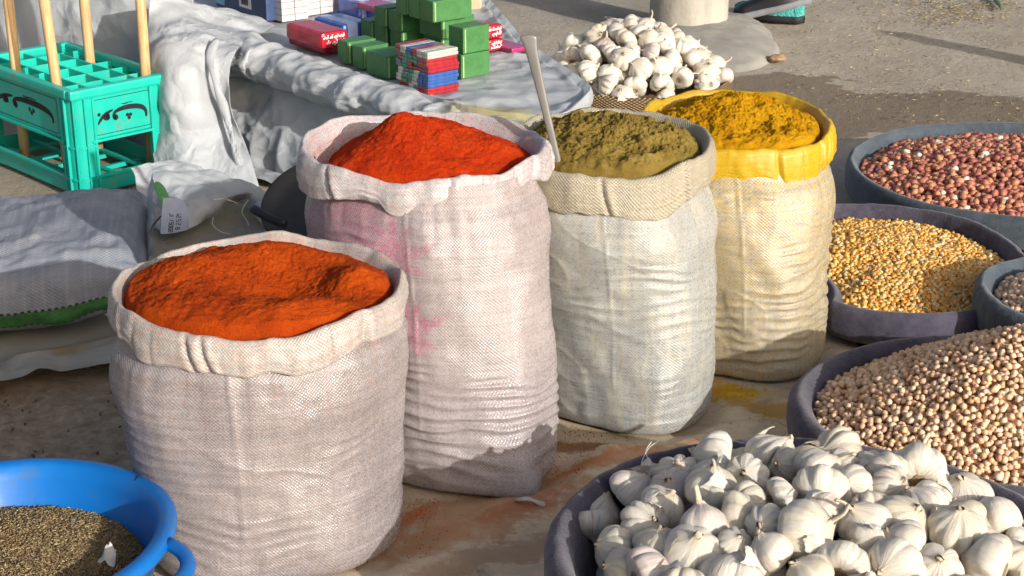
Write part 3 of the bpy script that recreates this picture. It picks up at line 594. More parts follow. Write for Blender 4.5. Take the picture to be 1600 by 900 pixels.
# ------------------------------------------------------------------ the green bottle crate with poles
def plastic(name, col, rough=.4, dirt=(.25, .2, .15), dw=.35):
    t = NT(name, rough, .45); oc = t.coord(); n = t.noise(oc, 18, 6, .65)
    c = t.ramp(t.noise(oc, 9, 3), [(.3, tuple(x * .8 for x in col)), (.7, col)])
    c = t.mix(t.math('MULTIPLY', t.step(n, .52, .72), dw), c, dirt)
    return t.out(c, t.bump(t.noise(oc, 90, 4), .12, .002))
M_crate = plastic('crate_plastic', (.008, .52, .40), .42, (.16, .24, .19), .65)
M_black = plain('black_ink', (.012, .016, .02), .6, .3, .1)
def crate():
    cp = P(126, 311); bdir = Vector((.72, .694, 0)); ang = math.atan2(bdir.y, bdir.x)
    root = tag(empty('bottle_crate', (cp.x, cp.y, .004), ang), 'green plastic bottle crate with black script, holding wooden poles', 'crate')
    W, L, Hh = .262, .47, .252; zp = .128   # panels start here
    def part(name, *a, b=.003): return obj(name, corner_box(*a, b, M_crate), root)
    r = .030
    for x, y in ((0, 0), (W, 0), (0, L), (W, L)):       # corner posts, rounded, with raised ribs
        sx, sy = (1 if x == 0 else -1), (1 if y == 0 else -1)
        cx, cy = x + sx * r, y + sy * r
        a0 = {(1, 1): math.pi, (-1, 1): 1.5 * math.pi, (1, -1): .5 * math.pi, (-1, -1): 0}[(sx, sy)]
        prof = [(x + sx * .052, y + sy * .0), (x + sx * .052, y)] ; arc = [(cx + r * math.cos(a0 + q), cy + r * math.sin(a0 + q)) for q in np.linspace(0, math.pi / 2, 9)]
        def shell(pts, z0, z1, th, nm):
            out = [Vector((p[0], p[1], 0)) for p in pts]; ctr = Vector((x + sx * .07, y + sy * .07, 0))
            inn = [p + (ctr - p).normalized() * th for p in out]; n = len(out); V = []; F = []
            for zz_ in (z0, z1): V += [(p.x, p.y, zz_) for p in out] + [(p.x, p.y, zz_) for p in inn]
            for k in range(n - 1):
                F += [(k, k + 1, 2 * n + k + 1, 2 * n + k), (n + k + 1, n + k, 3 * n + k, 3 * n + k + 1), (2 * n + k, 2 * n + k + 1, 3 * n + k + 1, 3 * n + k), (k + 1, k, n + k, n + k + 1)]
            F += [(0, 2 * n, 3 * n, n), (n - 1, 2 * n - 1, 4 * n - 1, 3 * n - 1)]
            return obj(nm, mesh(V, F, M_crate, smooth=False), root)
        ext = lambda d, pts: pts
        first, last = arc[0], arc[-1]
        # straight wings on both faces
        wing = .024
        if (sx, sy) in ((1, 1), (-1, -1)): s0, s1 = (first[0], first[1] + sy * wing), (last[0] + sx * wing, last[1])
        else: s0, s1 = (first[0] + sx * wing, first[1]), (last[0], last[1] + sy * wing)
        shell([s0] + arc + [s1], 0, Hh - .02, .012, 'corner_post')
        big = [(cx + (p[0] - cx) * 1.13, cy + (p[1] - cy) * 1.13) for p in arc]
        def outward(p, q): return (p[0] + (q[0] - p[0]), p[1] + (q[1] - p[1]))
        s0b = (s0[0] + big[0][0] - first[0], s0[1] + big[0][1] - first[1]); s1b = (s1[0] + big[-1][0] - last[0], s1[1] + big[-1][1] - last[1])
        for zz0 in (.0, .034, .112): shell([s0b] + big + [s1b], zz0, zz0 + .0055, .012, 'post_rib')
        for f0 in (0, .5, 1):      # upright ribs
            q = a0 + f0 * math.pi / 2; e = .0045
            px, py = cx + (r + e * .4) * math.cos(q), cy + (r + e * .4) * math.sin(q)
            me = bevel_box(.009, .0045, Hh - .02, .001, 1, M_crate); me.transform(Matrix.Rotation(q, 4, 'Z')); obj('post_rib', me, root, (px, py, 0))
        for pp in (s0, s1):
            me = bevel_box(.007, .007, Hh - .02, .001, 1, M_crate); obj('post_rib', me, root, (pp[0], pp[1], 0))
    wt = .008
    for y in (0, L):                                  # short sides
        yy = (y, y + wt) if y == 0 else (y - wt, y)
        part('side_panel', .045, yy[0] + (.003 if y == 0 else -.003), zp, W - .045, yy[1] + (.003 if y == 0 else -.003), Hh - .022)
        part('bottom_rail', .045, yy[0] + .001, .0, W - .045, yy[1] + .001, .040)
        part('rail_lip', .045, yy[0] - (.004 if y == 0 else 0), .036, W - .045, yy[1] + (0 if y == 0 else .004), .043, b=.001)
        part('panel_lip', .045, yy[0] - (.004 if y == 0 else 0), zp - .006, W - .045, yy[1] + (0 if y == 0 else .004), zp, b=.001)
        part('top_rim', -.006, yy[0] - .008, Hh - .022, W + .006, yy[1] + .008, Hh + .002, b=.006)
    for x in (0, W):
        xx = (x, x + wt) if x == 0 else (x - wt, x)
        part('side_panel', xx[0] + (.003 if x == 0 else -.003), .045, zp, xx[1] + (.003 if x == 0 else -.003), L - .045, Hh - .022)
        part('bottom_rail', xx[0] + .001, .045, .0, xx[1] + .001, L - .045, .040)
        part('rail_lip', xx[0] - (.004 if x == 0 else 0), .045, .036, xx[1] + (0 if x == 0 else .004), L - .045, .043, b=.001)
        part('panel_lip', xx[0] - (.004 if x == 0 else 0), .045, zp - .006, xx[1] + (0 if x == 0 else .004), L - .045, zp, b=.001)
        part('top_rim', xx[0] - .008, .014, Hh - .0215, xx[1] + .008, L - .014, Hh + .0015, b=.006)
    for k in range(1, 4): part('divider', W * k / 4 - .0022, .009, zp + .02, W * k / 4 + .0022, L - .009, Hh - .006, b=.001)
    for k in range(1, 6): part('divider', .009, L * k / 6 - .0022, zp + .019, W - .009, L * k / 6 + .0022, Hh - .0065, b=.001)
    for i in range(4):                                 # stiffening webs low in each cell
        for j in range(6):
            x0, x1, y0, y1 = W * i / 4, W * (i + 1) / 4, L * j / 6, L * (j + 1) / 6
            part('cell_web', x0 + .010, y1 - .018, zp + .045, x1 - .010, y1 - .0095, zp + .092, b=.001)
            part('cell_web', x1 - .018, y0 + .022, zp + .045, x1 - .0095, y1 - .022, zp + .088, b=.001)
    for k in range(5): part('floor_slat', .012, .05 + (L - .1) * k / 4 - .006, .004, W - .012, .05 + (L - .1) * k / 4 + .006, .014, b=.001)
    for k in range(3): part('floor_slat', .05 + (W - .1) * k / 2 - .006, .012, .0145, .05 + (W - .1) * k / 2 + .006, L - .012, .022, b=.001)
    script = [([(.386, .40, 1.6), (.36, .42, 1.5), (.35, .50, 1.0), (.40, .585, 1.1), (.55, .635, 1.5), (.735, .62, 1.6), (.86, .55, 1.5), (.92, .43, 1.1), (.925, .26, .7)], .0038), ([(.378, .41)], .0072),
              ([(.06, .30, .5), (.10, .40, 1.0), (.16, .50, 1.2), (.24, .585, 1.1), (.34, .64, .5)], .0036), ([(.21, .46)], .0078), ([(.235, .50)], .0066), ([(.24, .53), (.26, .43), (.22, .40)], .003), ([(.09, .575)], .0046),
              ([(.588, .415)], .0046), ([(.645, .41)], .0046), ([(.615, .325)], .0046), ([(.50, .76, .6), (.56, .745, 1), (.62, .765, .8), (.70, .755, .6)], .0014)]
    def frame(e=.0): return [([(.0, .06), (.0, .94)], .0008), ([(1, .06), (1, .94)], .0008), ([(.04, 0), (.96, 0)], .0008), ([(.04, 1), (.96, 1)], .0008)] + [([(a + sx_ * .04 * (1 - math.sin(q)), b + sy_ * .06 * (1 - math.cos(q))) for q in np.linspace(0, math.pi / 2, 4)], .0008) for a, b, sx_, sy_ in ((0, 0, 1, 1), (1, 0, -1, 1), (0, 1, 1, -1), (1, 1, -1, -1))]
    ph = Hh - .022 - zp - .018
    obj('lettering', strokes(script + frame(), (.056, .0026, zp + .009), (W - .112, 0, 0), (0, 0, ph), M_black), root)
    sc2 = [([((1 - (1 - p[0])), *p[1:]) for p in pts], wd * 1.25) for pts, wd in script]
    obj('lettering', strokes(sc2 + frame(), (.0026, L - .075, zp + .009), (0, -(L - .15), 0), (0, 0, ph), M_black), root)
    return root, ang, cp
croot, cang, cpt = crate()
def in_crate(x, y, z=0): return Vector((cpt.x, cpt.y, .004)) + Vector((math.cos(cang) * x - math.sin(cang) * y, math.sin(cang) * x + math.cos(cang) * y, z))
for (x, y), lean, hgt, lab in (((.035, .318), (0, 0), .62, 'leftmost wooden pole standing in the green crate'), ((.033, .10), (-.035, .02), .62, 'thick wooden pole at the front of the green crate, leaning left'),
                               ((.205, .26), (-.01, .03), .62, 'wooden pole at the back of the green crate, partly in shade'), ((.228, .05), (.0, .03), .62, 'wooden pole at the right end of the crate beside the white sheeting')):
    b = in_crate(x, y, .024); rp = tag(empty('wooden_pole', b), lab, 'pole', 'poles in the crate')
    obj('shaft', tube([(0, 0, 0), (lean[0] * .5, lean[1] * .5, hgt * .5), (lean[0], lean[1], hgt)], [.0125, .0125, .0125], M_wood, 14), rp)

# ------------------------------------------------------------------ the lying grey sack
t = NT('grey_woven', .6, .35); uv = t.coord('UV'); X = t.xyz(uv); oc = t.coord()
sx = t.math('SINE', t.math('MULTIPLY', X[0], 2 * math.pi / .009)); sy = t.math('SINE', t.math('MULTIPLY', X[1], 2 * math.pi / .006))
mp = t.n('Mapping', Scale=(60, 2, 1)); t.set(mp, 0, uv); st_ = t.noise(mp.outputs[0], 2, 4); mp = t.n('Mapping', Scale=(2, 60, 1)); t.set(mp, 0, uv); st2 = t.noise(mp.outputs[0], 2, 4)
c = t.ramp(t.noise(oc, 7, 5), [(.3, (.19, .205, .24)), (.7, (.32, .33, .36))])  # base grey darkened to stand in for shade over the sack
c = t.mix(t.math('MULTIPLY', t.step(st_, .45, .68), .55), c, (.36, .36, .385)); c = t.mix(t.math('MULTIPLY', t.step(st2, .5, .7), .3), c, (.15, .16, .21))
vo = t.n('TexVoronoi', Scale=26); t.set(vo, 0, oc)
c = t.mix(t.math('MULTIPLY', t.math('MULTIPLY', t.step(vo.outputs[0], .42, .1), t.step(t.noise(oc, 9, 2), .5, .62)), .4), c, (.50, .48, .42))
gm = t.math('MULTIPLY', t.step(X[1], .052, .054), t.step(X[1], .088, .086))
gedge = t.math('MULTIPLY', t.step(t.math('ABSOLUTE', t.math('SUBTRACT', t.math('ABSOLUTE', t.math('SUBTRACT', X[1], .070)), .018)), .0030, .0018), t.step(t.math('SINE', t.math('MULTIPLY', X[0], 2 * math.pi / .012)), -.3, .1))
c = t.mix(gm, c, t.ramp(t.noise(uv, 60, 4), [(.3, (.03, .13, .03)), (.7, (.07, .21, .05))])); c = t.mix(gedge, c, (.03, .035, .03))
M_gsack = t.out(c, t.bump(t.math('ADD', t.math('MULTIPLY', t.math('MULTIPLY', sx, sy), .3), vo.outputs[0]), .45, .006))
def lying_sack():
    base = Vector((-1.105, 3.005, .016)); Lh, Wd, Ht = .41, .255, .079
    root = tag(empty('lying_sack', base, R(9.5)), 'grey woven sack with a green stripe lying on its side at the left', 'sack')
    nu, nv = 200, 180; u = np.linspace(-1, 1, nu); a = np.linspace(0, 2 * np.pi, nv)
    U, A = np.meshgrid(u, a, indexing='ij')
    taper = np.clip(1 - np.abs(U) ** 9, 0, 1) ** .5
    e = .62
    y = Wd * np.sign(np.cos(A)) * np.abs(np.cos(A)) ** e * (.72 + .28 * taper); z = np.sign(np.sin(A)) * np.abs(np.sin(A)) ** e * Ht * (taper * .96 + .04)
    z = z * (1 + .015 * np.sin(U * 5)); zc = Ht + .018 * sstep(.3, 1, U)
    x = U * Lh + .012 * np.cos(A * 2) * U
    lump = .010 * fbm(st3(x * 12, y * 12, z * 12), 4, 31) + .006 * fbm(st3(x * 30, y * 30, z * 30), 2, 33)
    fold = .010 * np.abs(fbm(st3(x * 3, A * 3.2, 0), 3, 35)) * sstep(.55, 1, np.abs(U))
    nrm = st3(0 * y, y / Wd ** 2, z / Ht ** 2); nrm /= np.linalg.norm(nrm, axis=-1, keepdims=True) + 1e-6
    V = st3(x, y, z + zc) + nrm * (lump - fold)[..., None]; V[..., 2] = np.maximum(V[..., 2], .002)
    # v runs round the girth from the ground at the camera's side
    girth = np.cumsum(np.concatenate([[0], np.hypot(np.diff(y[nu // 2]), np.diff(z[nu // 2]))])); k0 = girth[np.argmin(np.abs(a - 1.27 * np.pi))]
    vv = (k0 - girth); uvv = np.stack([x, np.broadcast_to(-vv, x.shape) * -1.0], -1)
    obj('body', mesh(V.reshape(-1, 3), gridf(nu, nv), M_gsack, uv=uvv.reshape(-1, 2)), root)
    # stitched end standing up like a frill
    q = np.linspace(-1, 1, 90); hgt = np.linspace(0, 1, 14); Q, Hh = np.meshgrid(q, hgt, indexing='ij')
    fy = Q * Wd * .78; fz = Ht + .045 + Q * .0 + .03 * np.sin(Q * 2.0) ; 
    fx = Lh - .016 + Hh * (.030 + .006 * np.sin(Q * 11) + .008 * fbm(st3(Q * 5, 0, 0), 3, 3)) * .5
    fz = Ht + .02 + .045 * Q + Hh * (.040 + .008 * fbm(st3(Q * 7, 0, 4), 3, 6)) + .004 * np.sin(Q * 9 + Hh * 2)
    fy = fy + .010 * np.sin(Q * 16) * Hh
    obj('end_seam', mesh(st3(fx, fy, fz).reshape(-1, 3), gridf(90, 14), plain('seam_white', (.50, .50, .49), .6, .35, .2, 40, .6, 90)), root)
    return root
gs = lying_sack()
tc = P(268, 334, .20)
tg = tag(empty('paper_tag', tc), 'curled pale blue paper tag with dark handwriting on the end of the grey sack', 'tag'); tg.scale = (.72, .72, .72)
G = []
for i in range(14):
    for j in range(10):
        a, b = i / 13, j / 9      # a: down the tag, b: across
        xx = -.016 + .046 * b - .014 * a * (1 - b) + .012 * math.sin(a * 2.6) * b; zz = .048 - .100 * a - .018 * b * b * (1 - a); yy = -.012 + .035 * b * b - .006 * math.sin(a * 3)
        G.append((xx, yy, zz))
M_tag = plain('tag_paper', (.52, .56, .70), .55, .35, .08, 50)
tsh = obj('paper', mesh(G, gridf(14, 10), M_tag), tg)
def tagpt(a, b): return Vector((-.016 + .046 * b - .014 * a * (1 - b) + .012 * math.sin(a * 2.6) * b, -.012 + .035 * b * b - .006 * math.sin(a * 3) - .0016, .048 - .100 * a - .018 * b * b * (1 - a)))
V = []; F = []
M_hand = plain('pen_ink', (.02, .02, .06), .6, .3)
glyph = [(.40, .32, 'J'), (.46, .32, '1'), (.58, .31, '/'), (.66, .31, '5'), (.74, .30, '0'), (.82, .30, '0'), (.90, .30, '2'), (.42, .58, 'l'), (.48, .58, '2'), (.60, .57, '5'), (.70, .56, '2'), (.84, .55, '8')]
segs = {'1': [(0, .5, 1, .5)], '/': [(0, .8, 1, .2)], '5': [(0, 0, 0, 1), (0, 0, .5, 0), (.5, 0, .5, 1), (.5, 1, 1, 1), (1, 1, 1, 0)], '0': [(0, 0, 0, 1), (0, 1, 1, 1), (1, 1, 1, 0), (1, 0, 0, 0)],
        '2': [(0, 0, 0, 1), (0, 1, .5, 1), (.5, 1, .5, 0), (.5, 0, 1, 0), (1, 0, 1, 1)], 'J': [(0, 1, 1, 1), (1, 1, 1, 0)], 'l': [(0, .2, .9, .2), (.9, .2, .6, .9)], '8': [(0, 0, 0, 1), (0, 1, 1, 1), (1, 1, 1, 0), (1, 0, 0, 0), (.5, 0, .5, 1)]}
for a0, b0, ch in glyph:
    for s4 in segs[ch]:
        # the writing runs down the tag
        p, q = tagpt(a0 + .055 * s4[1], b0 + .15 * (1 - s4[0])), tagpt(a0 + .055 * s4[3], b0 + .15 * (1 - s4[2])); d = (q - p).normalized(); n_ = d.cross(Vector((0, -1, 0))) * .0008; b_ = len(V)
        V += [p + n_, p - n_, q - n_, q + n_]; F.append((b_, b_ + 1, b_ + 2, b_ + 3))
obj('handwriting', mesh(V, F, M_hand, smooth=False), tg)
rb = [P(248, 280, .235), P(256, 296, .225), P(261, 312, .215), P(260, 324, .205)]
tag(obj('green_ribbon', tube(smooth_pts([Vector(p) + Vector((0, -.02, 0)) for p in rb], 5), [.004, .007, .009, .010, .010, .010, .010, .010, .010, .010, .009, .008, .007, .006, .005, .003], plain('green_ribbon', (.14, .42, .10), .45, .4, .2, 60), 8, True, .4)), 'bright green ribbon knotted on the end of the grey sack', 'ribbon')

# ------------------------------------------------------------------ the dark pan leaning behind the second sack
def pan():
    c = P(492, 326, .085); root = tag(empty('metal_pan', c), 'dark metal pan with a short handle leaning behind the pink printed sack', 'pan')
    pf = [(.0, 0), (.04, 0), (.075, .003), (.098, .012), (.110, .024), (.1135, .0245), (.113, .021), (.102, .009), (.078, -.003), (.04, -.006), (0, -.006)]
    q = np.linspace(0, 2 * np.pi, 64, endpoint=False); M4 = Matrix.Rotation(R(-14), 4, 'Y') @ Matrix.Rotation(R(34), 4, 'X')
    V = [M4 @ Vector((r_ * math.cos(a), r_ * math.sin(a), z_)) for r_, z_ in pf for a in q]
    m = plain('dark_metal', (.035, .035, .036), .55, .4, .3, 20, .2, 60)
    obj('bowl', mesh(V, gridf(len(pf), 64, True), m), root)
    hpts = [Vector(P(446, 350, .09)) - c, Vector(P(428, 344, .095)) - c, Vector(P(410, 335, .10)) - c, Vector(P(394, 325, .105)) - c]
    obj('handle', tube(smooth_pts(hpts, 3), [.009, .0095, .0095, .0095, .0095, .0095, .0095, .010, .0105, .007], plain('black_handle', (.025, .025, .028), .5, .4, .2, 30), 10), root)
pan()

# ------------------------------------------------------------------ the four standing sacks
def superr(phi, a, b, n): return (np.abs(np.cos(phi) / a) ** n + np.abs(np.sin(phi) / b) ** n) ** (-1 / n)
def standing_sack(name, label, rimc, rr_, h, basec, br, rot, nb, mat, cuffmat, seed, cuff=.055, wr=(.0035, .0025), bulge=.03, rimz=None, dust_top=.10, prints=None, tie=None, gather=.006, pinches=None):
    root = tag(empty(name, (basec[0], basec[1], .012)), label, 'sack', 'spice sacks standing in a row')
    off = np.array([rimc[0] - basec[0], rimc[1] - basec[1]])
    nt, nc = 270, 300; th = np.linspace(0, 2 * np.pi, nc + 1)
    hb = h - .022
    tt = np.concatenate([np.linspace(0, .06, 26), np.linspace(.06, 1, nt - 25)[1:]])
    T, TH = np.meshgrid(tt, th, indexing='ij')
    sm = T * T * (3 - 2 * T)
    a = br[0] + (rr_[0] - .001 - br[0]) * sm; b = br[1] + (rr_[1] - .001 - br[1]) * sm; nx = nb + (2.1 - nb) * sstep(.0, .75, T)
    rad = superr(TH - rot, a, b, nx) * (1 + bulge * np.sin(np.pi * T) )
    foot = np.clip(T / .06, 0, 1); rad = rad * (.90 + .10 * np.sqrt(1 - (1 - foot) ** 2))
    z = hb * T; cx, cy = np.cos(TH), np.sin(TH)
    pz = st3(cx * 1.1, cy * 1.1, z * 5)
    warp = 1.5 * fbm(st3(cx * 1.0, cy * 1.0, z * 9), 3, seed) ; warp2 = fbm(st3(cx * 2.6, cy * 2.6, z * 10), 3, seed + 2)
    ph = z / .0185 + .8 * np.sin(TH + seed) + 1.1 * warp + .12 * warp2
    rid = (.5 + .5 * np.sin(2 * np.pi * ph)) ** 1.5
    mask = sstep(-.15, .7, 1.5 * fbm(st3(cx * 1.6, cy * 1.6, z * 9), 3, seed + 4) + .75 * (sstep(.85, .25, T) - .45))
    mask = mask * (1 + .8 * fbm(st3(cx * 2.2, cy * 2.2, z * 22), 3, seed + 15)) * sstep(.0, .10, T) * sstep(.95, .75, T)
    fold = 1 - 7.0 * np.abs(fbm(st3(cx * .9 + 2, cy * .9, z * 9 + .6 * TH), 2, seed + 6))
    gat = fbm(st3(cx * 7, cy * 7, z * 2), 3, seed + 8) * np.exp(-(hb - z) / .05) + .35 * fbm(st3(cx * 5, cy * 5, z * 1.5), 2, seed + 9) * np.exp(-(hb - z) / .14)
    bumpy = .015 * fbm(pz * 1.0, 3, seed + 10) + .0022 * fbm(st3(cx * 4, cy * 4, z * 30), 3, seed + 14)
    disp = wr[0] * (rid - .5) * mask * 1.3 + wr[1] * np.clip(fold, 0, 1) ** 2 * 2.0 + gather * gat * 1.6 + bumpy
    rad = rad + disp * (.25 + .75 * foot) * (1 - .7 * sstep(hb - cuff - .01, hb - cuff + .02, z)) - .008 * sstep(hb - cuff - .012, hb - cuff + .014, z) + .006 * np.exp(-((z - hb + cuff + .05) / .035) ** 2)
    x = off[0] * T + rad * cx; y = off[1] * T + rad * cy
    zz_ = z + .002 * fbm(pz * 3, 2, seed + 12)
    dth0 = np.angle(np.exp(1j * (TH - R(263) - .05 * np.sin(z * 9))))
    rad = rad + .0022 * np.exp(-(dth0 / .010) ** 2) * sstep(.12, .3, T)      # a pressed vertical fold
    x = off[0] * T + rad * cx; y = off[1] * T + rad * cy
    if tie is not None:   # a bottom corner pulled out into an ear
        dth = np.angle(np.exp(1j * (TH - tie))); k = np.exp(-(dth / .16) ** 2) * np.exp(-(z / .05) ** 2)
        x = x + .030 * k * cx; y = y + .030 * k * cy
    zz_ = np.where(T <= 0, 0, np.maximum(zz_, 0))
    rm = (br[0] + rr_[0]) / 2
    # dust gathers under the mouth, and low down where the tarp rubs off
    dust = np.clip(np.exp(-(hb - z) / dust_top) * .8 + .28 * np.exp(-z / .07) + .22, 0, 1)
    at = {'dust': dust.ravel()}
    uu = th[None] * rm + 0 * T
    if prints is not None: at['print'] = prints(TH, z / hb).ravel()
    V = st3(x, y, zz_).reshape(-1, 3); F = gridf(len(tt), nc + 1)
    n0 = len(V); V = np.concatenate([V, [[0, 0, 0]]]); at = {k: np.append(v, 0) for k, v in at.items()}
    uvv = np.concatenate([np.stack([uu, z], -1).reshape(-1, 2), [[0, 0]]])
    obj('body', mesh(V, F, mat, uv=uvv, attrs=at), root)
    # the mouth rolled outward
    prof = [(-.040, -.085), (-.030, -.055), (-.021, -.030), (-.014, -.012), (-.008, -.002), (-.004, .0015), (.0, .001), (.004, -.005), (.0065, -.014), (.0085, -cuff * .55), (.0085, -cuff * .8), (.0080, -cuff * .93), (.0055, -cuff * 1.0), (.001, -cuff * .98), (-.006, -cuff * .85)]
    pf = np.array([(p.x, p.y) for p in smooth_pts([(a_, b_, 0) for a_, b_ in prof], 4)]); npf = len(pf); nth = 420
    th2 = np.linspace(0, 2 * np.pi, nth + 1); K, TH = np.meshgrid(np.arange(npf), th2, indexing='ij')
    po = pf[:, 0][K]; pzz = pf[:, 1][K]; cx, cy = np.cos(TH), np.sin(TH)
    arc = np.concatenate([[0], np.cumsum(np.hypot(*np.diff(pf, axis=0).T))]); arcn = arc / arc[-1]
    nlow = fbm(st3(cx * 2.2, cy * 2.2, 0), 3, seed + 20); nmid = fbm(st3(cx * 6, cy * 6, pzz * 20), 3, seed + 21); crease = (1 - 3.4 * np.abs(fbm(st3(cx * 2.6, cy * 2.6, pzz * 5), 2, seed + 22))) * sstep(-.2, .2, fbm(st3(cx * 1.5, cy * 1.5, 5), 2, seed + 27))
    outer = sstep(-.01, .02, po)
    lowpart = sstep(0, -cuff, pzz) * outer
    rbase = superr(TH, rr_[0], rr_[1], 2.08)
    rad = rbase + po * (1 + .45 * nlow) + .0024 * nmid * (.3 + outer) - .007 * np.clip(crease, 0, 1) ** 4 * outer + .004 * nlow
    pr_ = np.random.default_rng(seed)
    for pa in (pinches if pinches is not None else pr_.uniform(0, 6.28, 9)):     # pinched pleats where the cloth was folded over
        dp = np.angle(np.exp(1j * (TH - pa - .08 * np.sin(pzz * 30 + pa)))); rad = rad + outer * (-.0065 * np.exp(-(dp / .022) ** 2) + .0040 * np.exp(-((dp - .055) / .035) ** 2))
    rad = rad + .0007 * np.sin(pzz * 2 * np.pi / .012 + 3 * nlow + TH) * outer * sstep(-.2, .3, nmid)
    rz = (rimz(TH) if rimz is not None else 0) + .010 * fbm(st3(cx * 2.6, cy * 2.6, 4), 3, seed + 24)
    zc = h + pzz * (1 + .28 * nlow * lowpart) + rz + .004 * nmid * outer - .018 * nlow * lowpart
    x = off[0] + rad * cx; y = off[1] + rad * cy
    dust = np.clip(1.5 * np.exp(-np.clip(arcn[K] - .30, 0, 1) / .12) + .26, 0, 1)
    obj('rolled_cuff', mesh(st3(x, y, zc).reshape(-1, 3), gridf(npf, nth + 1), cuffmat, uv=np.stack([TH * rr_[0], arc[K]], -1).reshape(-1, 2), attrs={'dust': dust.ravel()}), root)
    return root, np.array([rimc[0], rimc[1], h + .012])
def powder(name, label, rim, rr_, hf, mat, seed, inset=.013, fine=(.004, 40), clump=(.0, 20)):
    """hf(x, y) in units of the mouth's radii gives the height over the rim"""
    nr, nt = 130, 330; r = np.concatenate([np.linspace(0, 1, nr - 6) ** .8, [1.0, 1.0, .99, .975, .95, .92]]); th = np.linspace(0, 2 * np.pi, nt, endpoint=False); Rr, TH = np.meshgrid(r, th, indexing='ij')
    X = Rr * np.cos(TH); Y = Rr * np.sin(TH); x = X * (rr_[0] - inset); y = Y * (rr_[1] - inset)
    z = hf(X, Y) + fine[0] * fbm(st3(x * fine[1], y * fine[1], 0), 4, seed) + .0016 * fbm(st3(x * 220, y * 220, 0), 3, seed + 9)
    if clump[0]:
        b = 1 - np.abs(fbm(st3(x * clump[1] + .4 * fbm(st3(x * 60, y * 60, 1), 2, seed + 1), y * clump[1], 3), 4, seed + 2, .6)) * 2
        b2 = np.floor(fbm(st3(x * clump[1] * 1.4, y * clump[1] * 1.4, 8), 3, seed + 3) * 4) / 4
        b3 = 1 - 2.2 * np.abs(fbm(st3(x * clump[1] * 4, y * clump[1] * 4, 2), 3, seed + 6, .6))
        z = z + clump[0] * (.6 * b + .9 * b2 + .45 * b3) * sstep(1.0, .85, Rr)
    z = z - .016 * sstep(.94, 1.0, Rr); z[-5] -= .006; z[-4] -= .014; z[-3] -= .024; z[-2] -= .034; z[-1] -= .045
    V = st3(x, y, z - .0).reshape(-1, 3); o = obj(name, mesh(V, gridf(nr, nt, True), mat), None, tuple(rim))
    return tag(o, label, 'spice powder', 'heaps of ground spice in the sacks')
def powder_mat(name, c0, c1, c2, bs=420, st=.85):
    t = NT(name, .95, .12); oc = t.coord(); n1 = t.noise(oc, 22, 6, .6); n2 = t.noise(oc, bs, 5, .7)
    c = t.ramp(t.math('ADD', t.math('MULTIPLY', n1, .7), t.math('MULTIPLY', n2, .3)), [(.33, c0), (.5, c1), (.68, c2)])
    return t.out(c, t.bump(t.math('ADD', n2, t.math('MULTIPLY', t.noise(oc, 90, 6, .65), 1.2)), st, .004))
g1 = lambda x, y, cx, cy, s: np.exp(-((x - cx) ** 2 + (y - cy) ** 2) / s ** 2)
PINK = (.222, .200, .204); PINK2 = (.272, .247, .248)
# first sack, orange
m = woven('sack_weave_rose', PINK, PINK2, (.50, .26, .17), .16, .0054, .32)
mc_ = woven('cuff_weave_cream', (0.334, 0.32, 0.296), (0.378, 0.364, 0.337), (.55, .12, .02), .50, .0052, .42)
r1 = (.199, .168); _, rim1 = standing_sack('spice_sack', 'short wide rose-white sack of orange spice nearest the camera', (-.347, 2.128), r1, .378, (-.342, 2.115), (.178, .160), R(20), 2.5, m, mc_, 3, .044, (.0009, .0004), .045,
    rimz=lambda a: .012 * np.exp(-((np.angle(np.exp(1j * (a - R(88)))) / .22) ** 2)) - .006 * np.cos(a - R(260)) - .012 * np.exp(-((np.angle(np.exp(1j * (a - R(272)))) / .6) ** 2)), pinches=[R(250), R(257), R(327), R(88), R(92), R(40), R(140), R(205)])
powder('orange_powder', 'wide heap of orange ground paprika with a hollow, in the short front sack', rim1, r1,
       lambda x, y: .006 - .012 * (x * x + y * y) ** 2 + .020 * g1(x, y, .0, .62, .42) + .016 * g1(x, y, -.55, .15, .35) - .024 * g1(x, y, .20, -.10, .38) + .027 * g1(x, y, .70, .0, .20) + .012 * g1(x, y, .3, -.62, .3) + .006 * g1(x, y, -.3, -.6, .3),
       powder_mat('orange_spice', (.26, .028, .002), (.39, .047, .002), (.46, .070, .004)), 41, fine=(.007, 24), clump=(.0022, 40))
# second sack, red, with a faded pink print
def leafprint(TH, zt):
    u = np.angle(np.exp(1j * (TH - R(268)))) * .19; v = zt * .45; m = np.zeros_like(u)
    def leaf(cx, cy, ang, L, wd):
        du, dv = u - cx, v - cy; s = du * math.cos(ang) + dv * math.sin(ang); q = -du * math.sin(ang) + dv * math.cos(ang)
        k = np.clip(s / L, 0, 1); wv = wd * np.sin(np.pi * k ** .8) * (.75 + .25 * np.cos(k * 26)); inside = sstep(.002, -.003, np.abs(q) - wv) * (s > 0) * (s < L)
        return inside
    for cx, cy in ((-.045, .345), (-.10, .27), (-.03, .24)):
        for ang in np.linspace(-.5, 3.3, 7): m = np.maximum(m, leaf(cx, cy, ang + .2, .075 + .02 * math.sin(ang * 5), .013))
    for a_ in (-.5, -1.1, 0.1): m = np.maximum(m, leaf(-.06, .25, a_, .09, .016) * .9)
    edge = .55 * sstep(-.02, -.12, u) * sstep(.26, .34, v)
    return np.clip(m * .85 + edge + .22 * sstep(-.0, -.10, u) * sstep(.2, .4, v), 0, 1)
m = woven('sack_weave_pink', (0.285, 0.25, 0.25), (0.33, 0.295, 0.293), (.52, .30, .24), .18, .0054, .34, print_col=(.42, .05, .16))
mc_ = woven('cuff_weave_white', (0.38, 0.373, 0.374), (0.423, 0.417, 0.419), (.62, .11, .04), .42, .0052, .36)
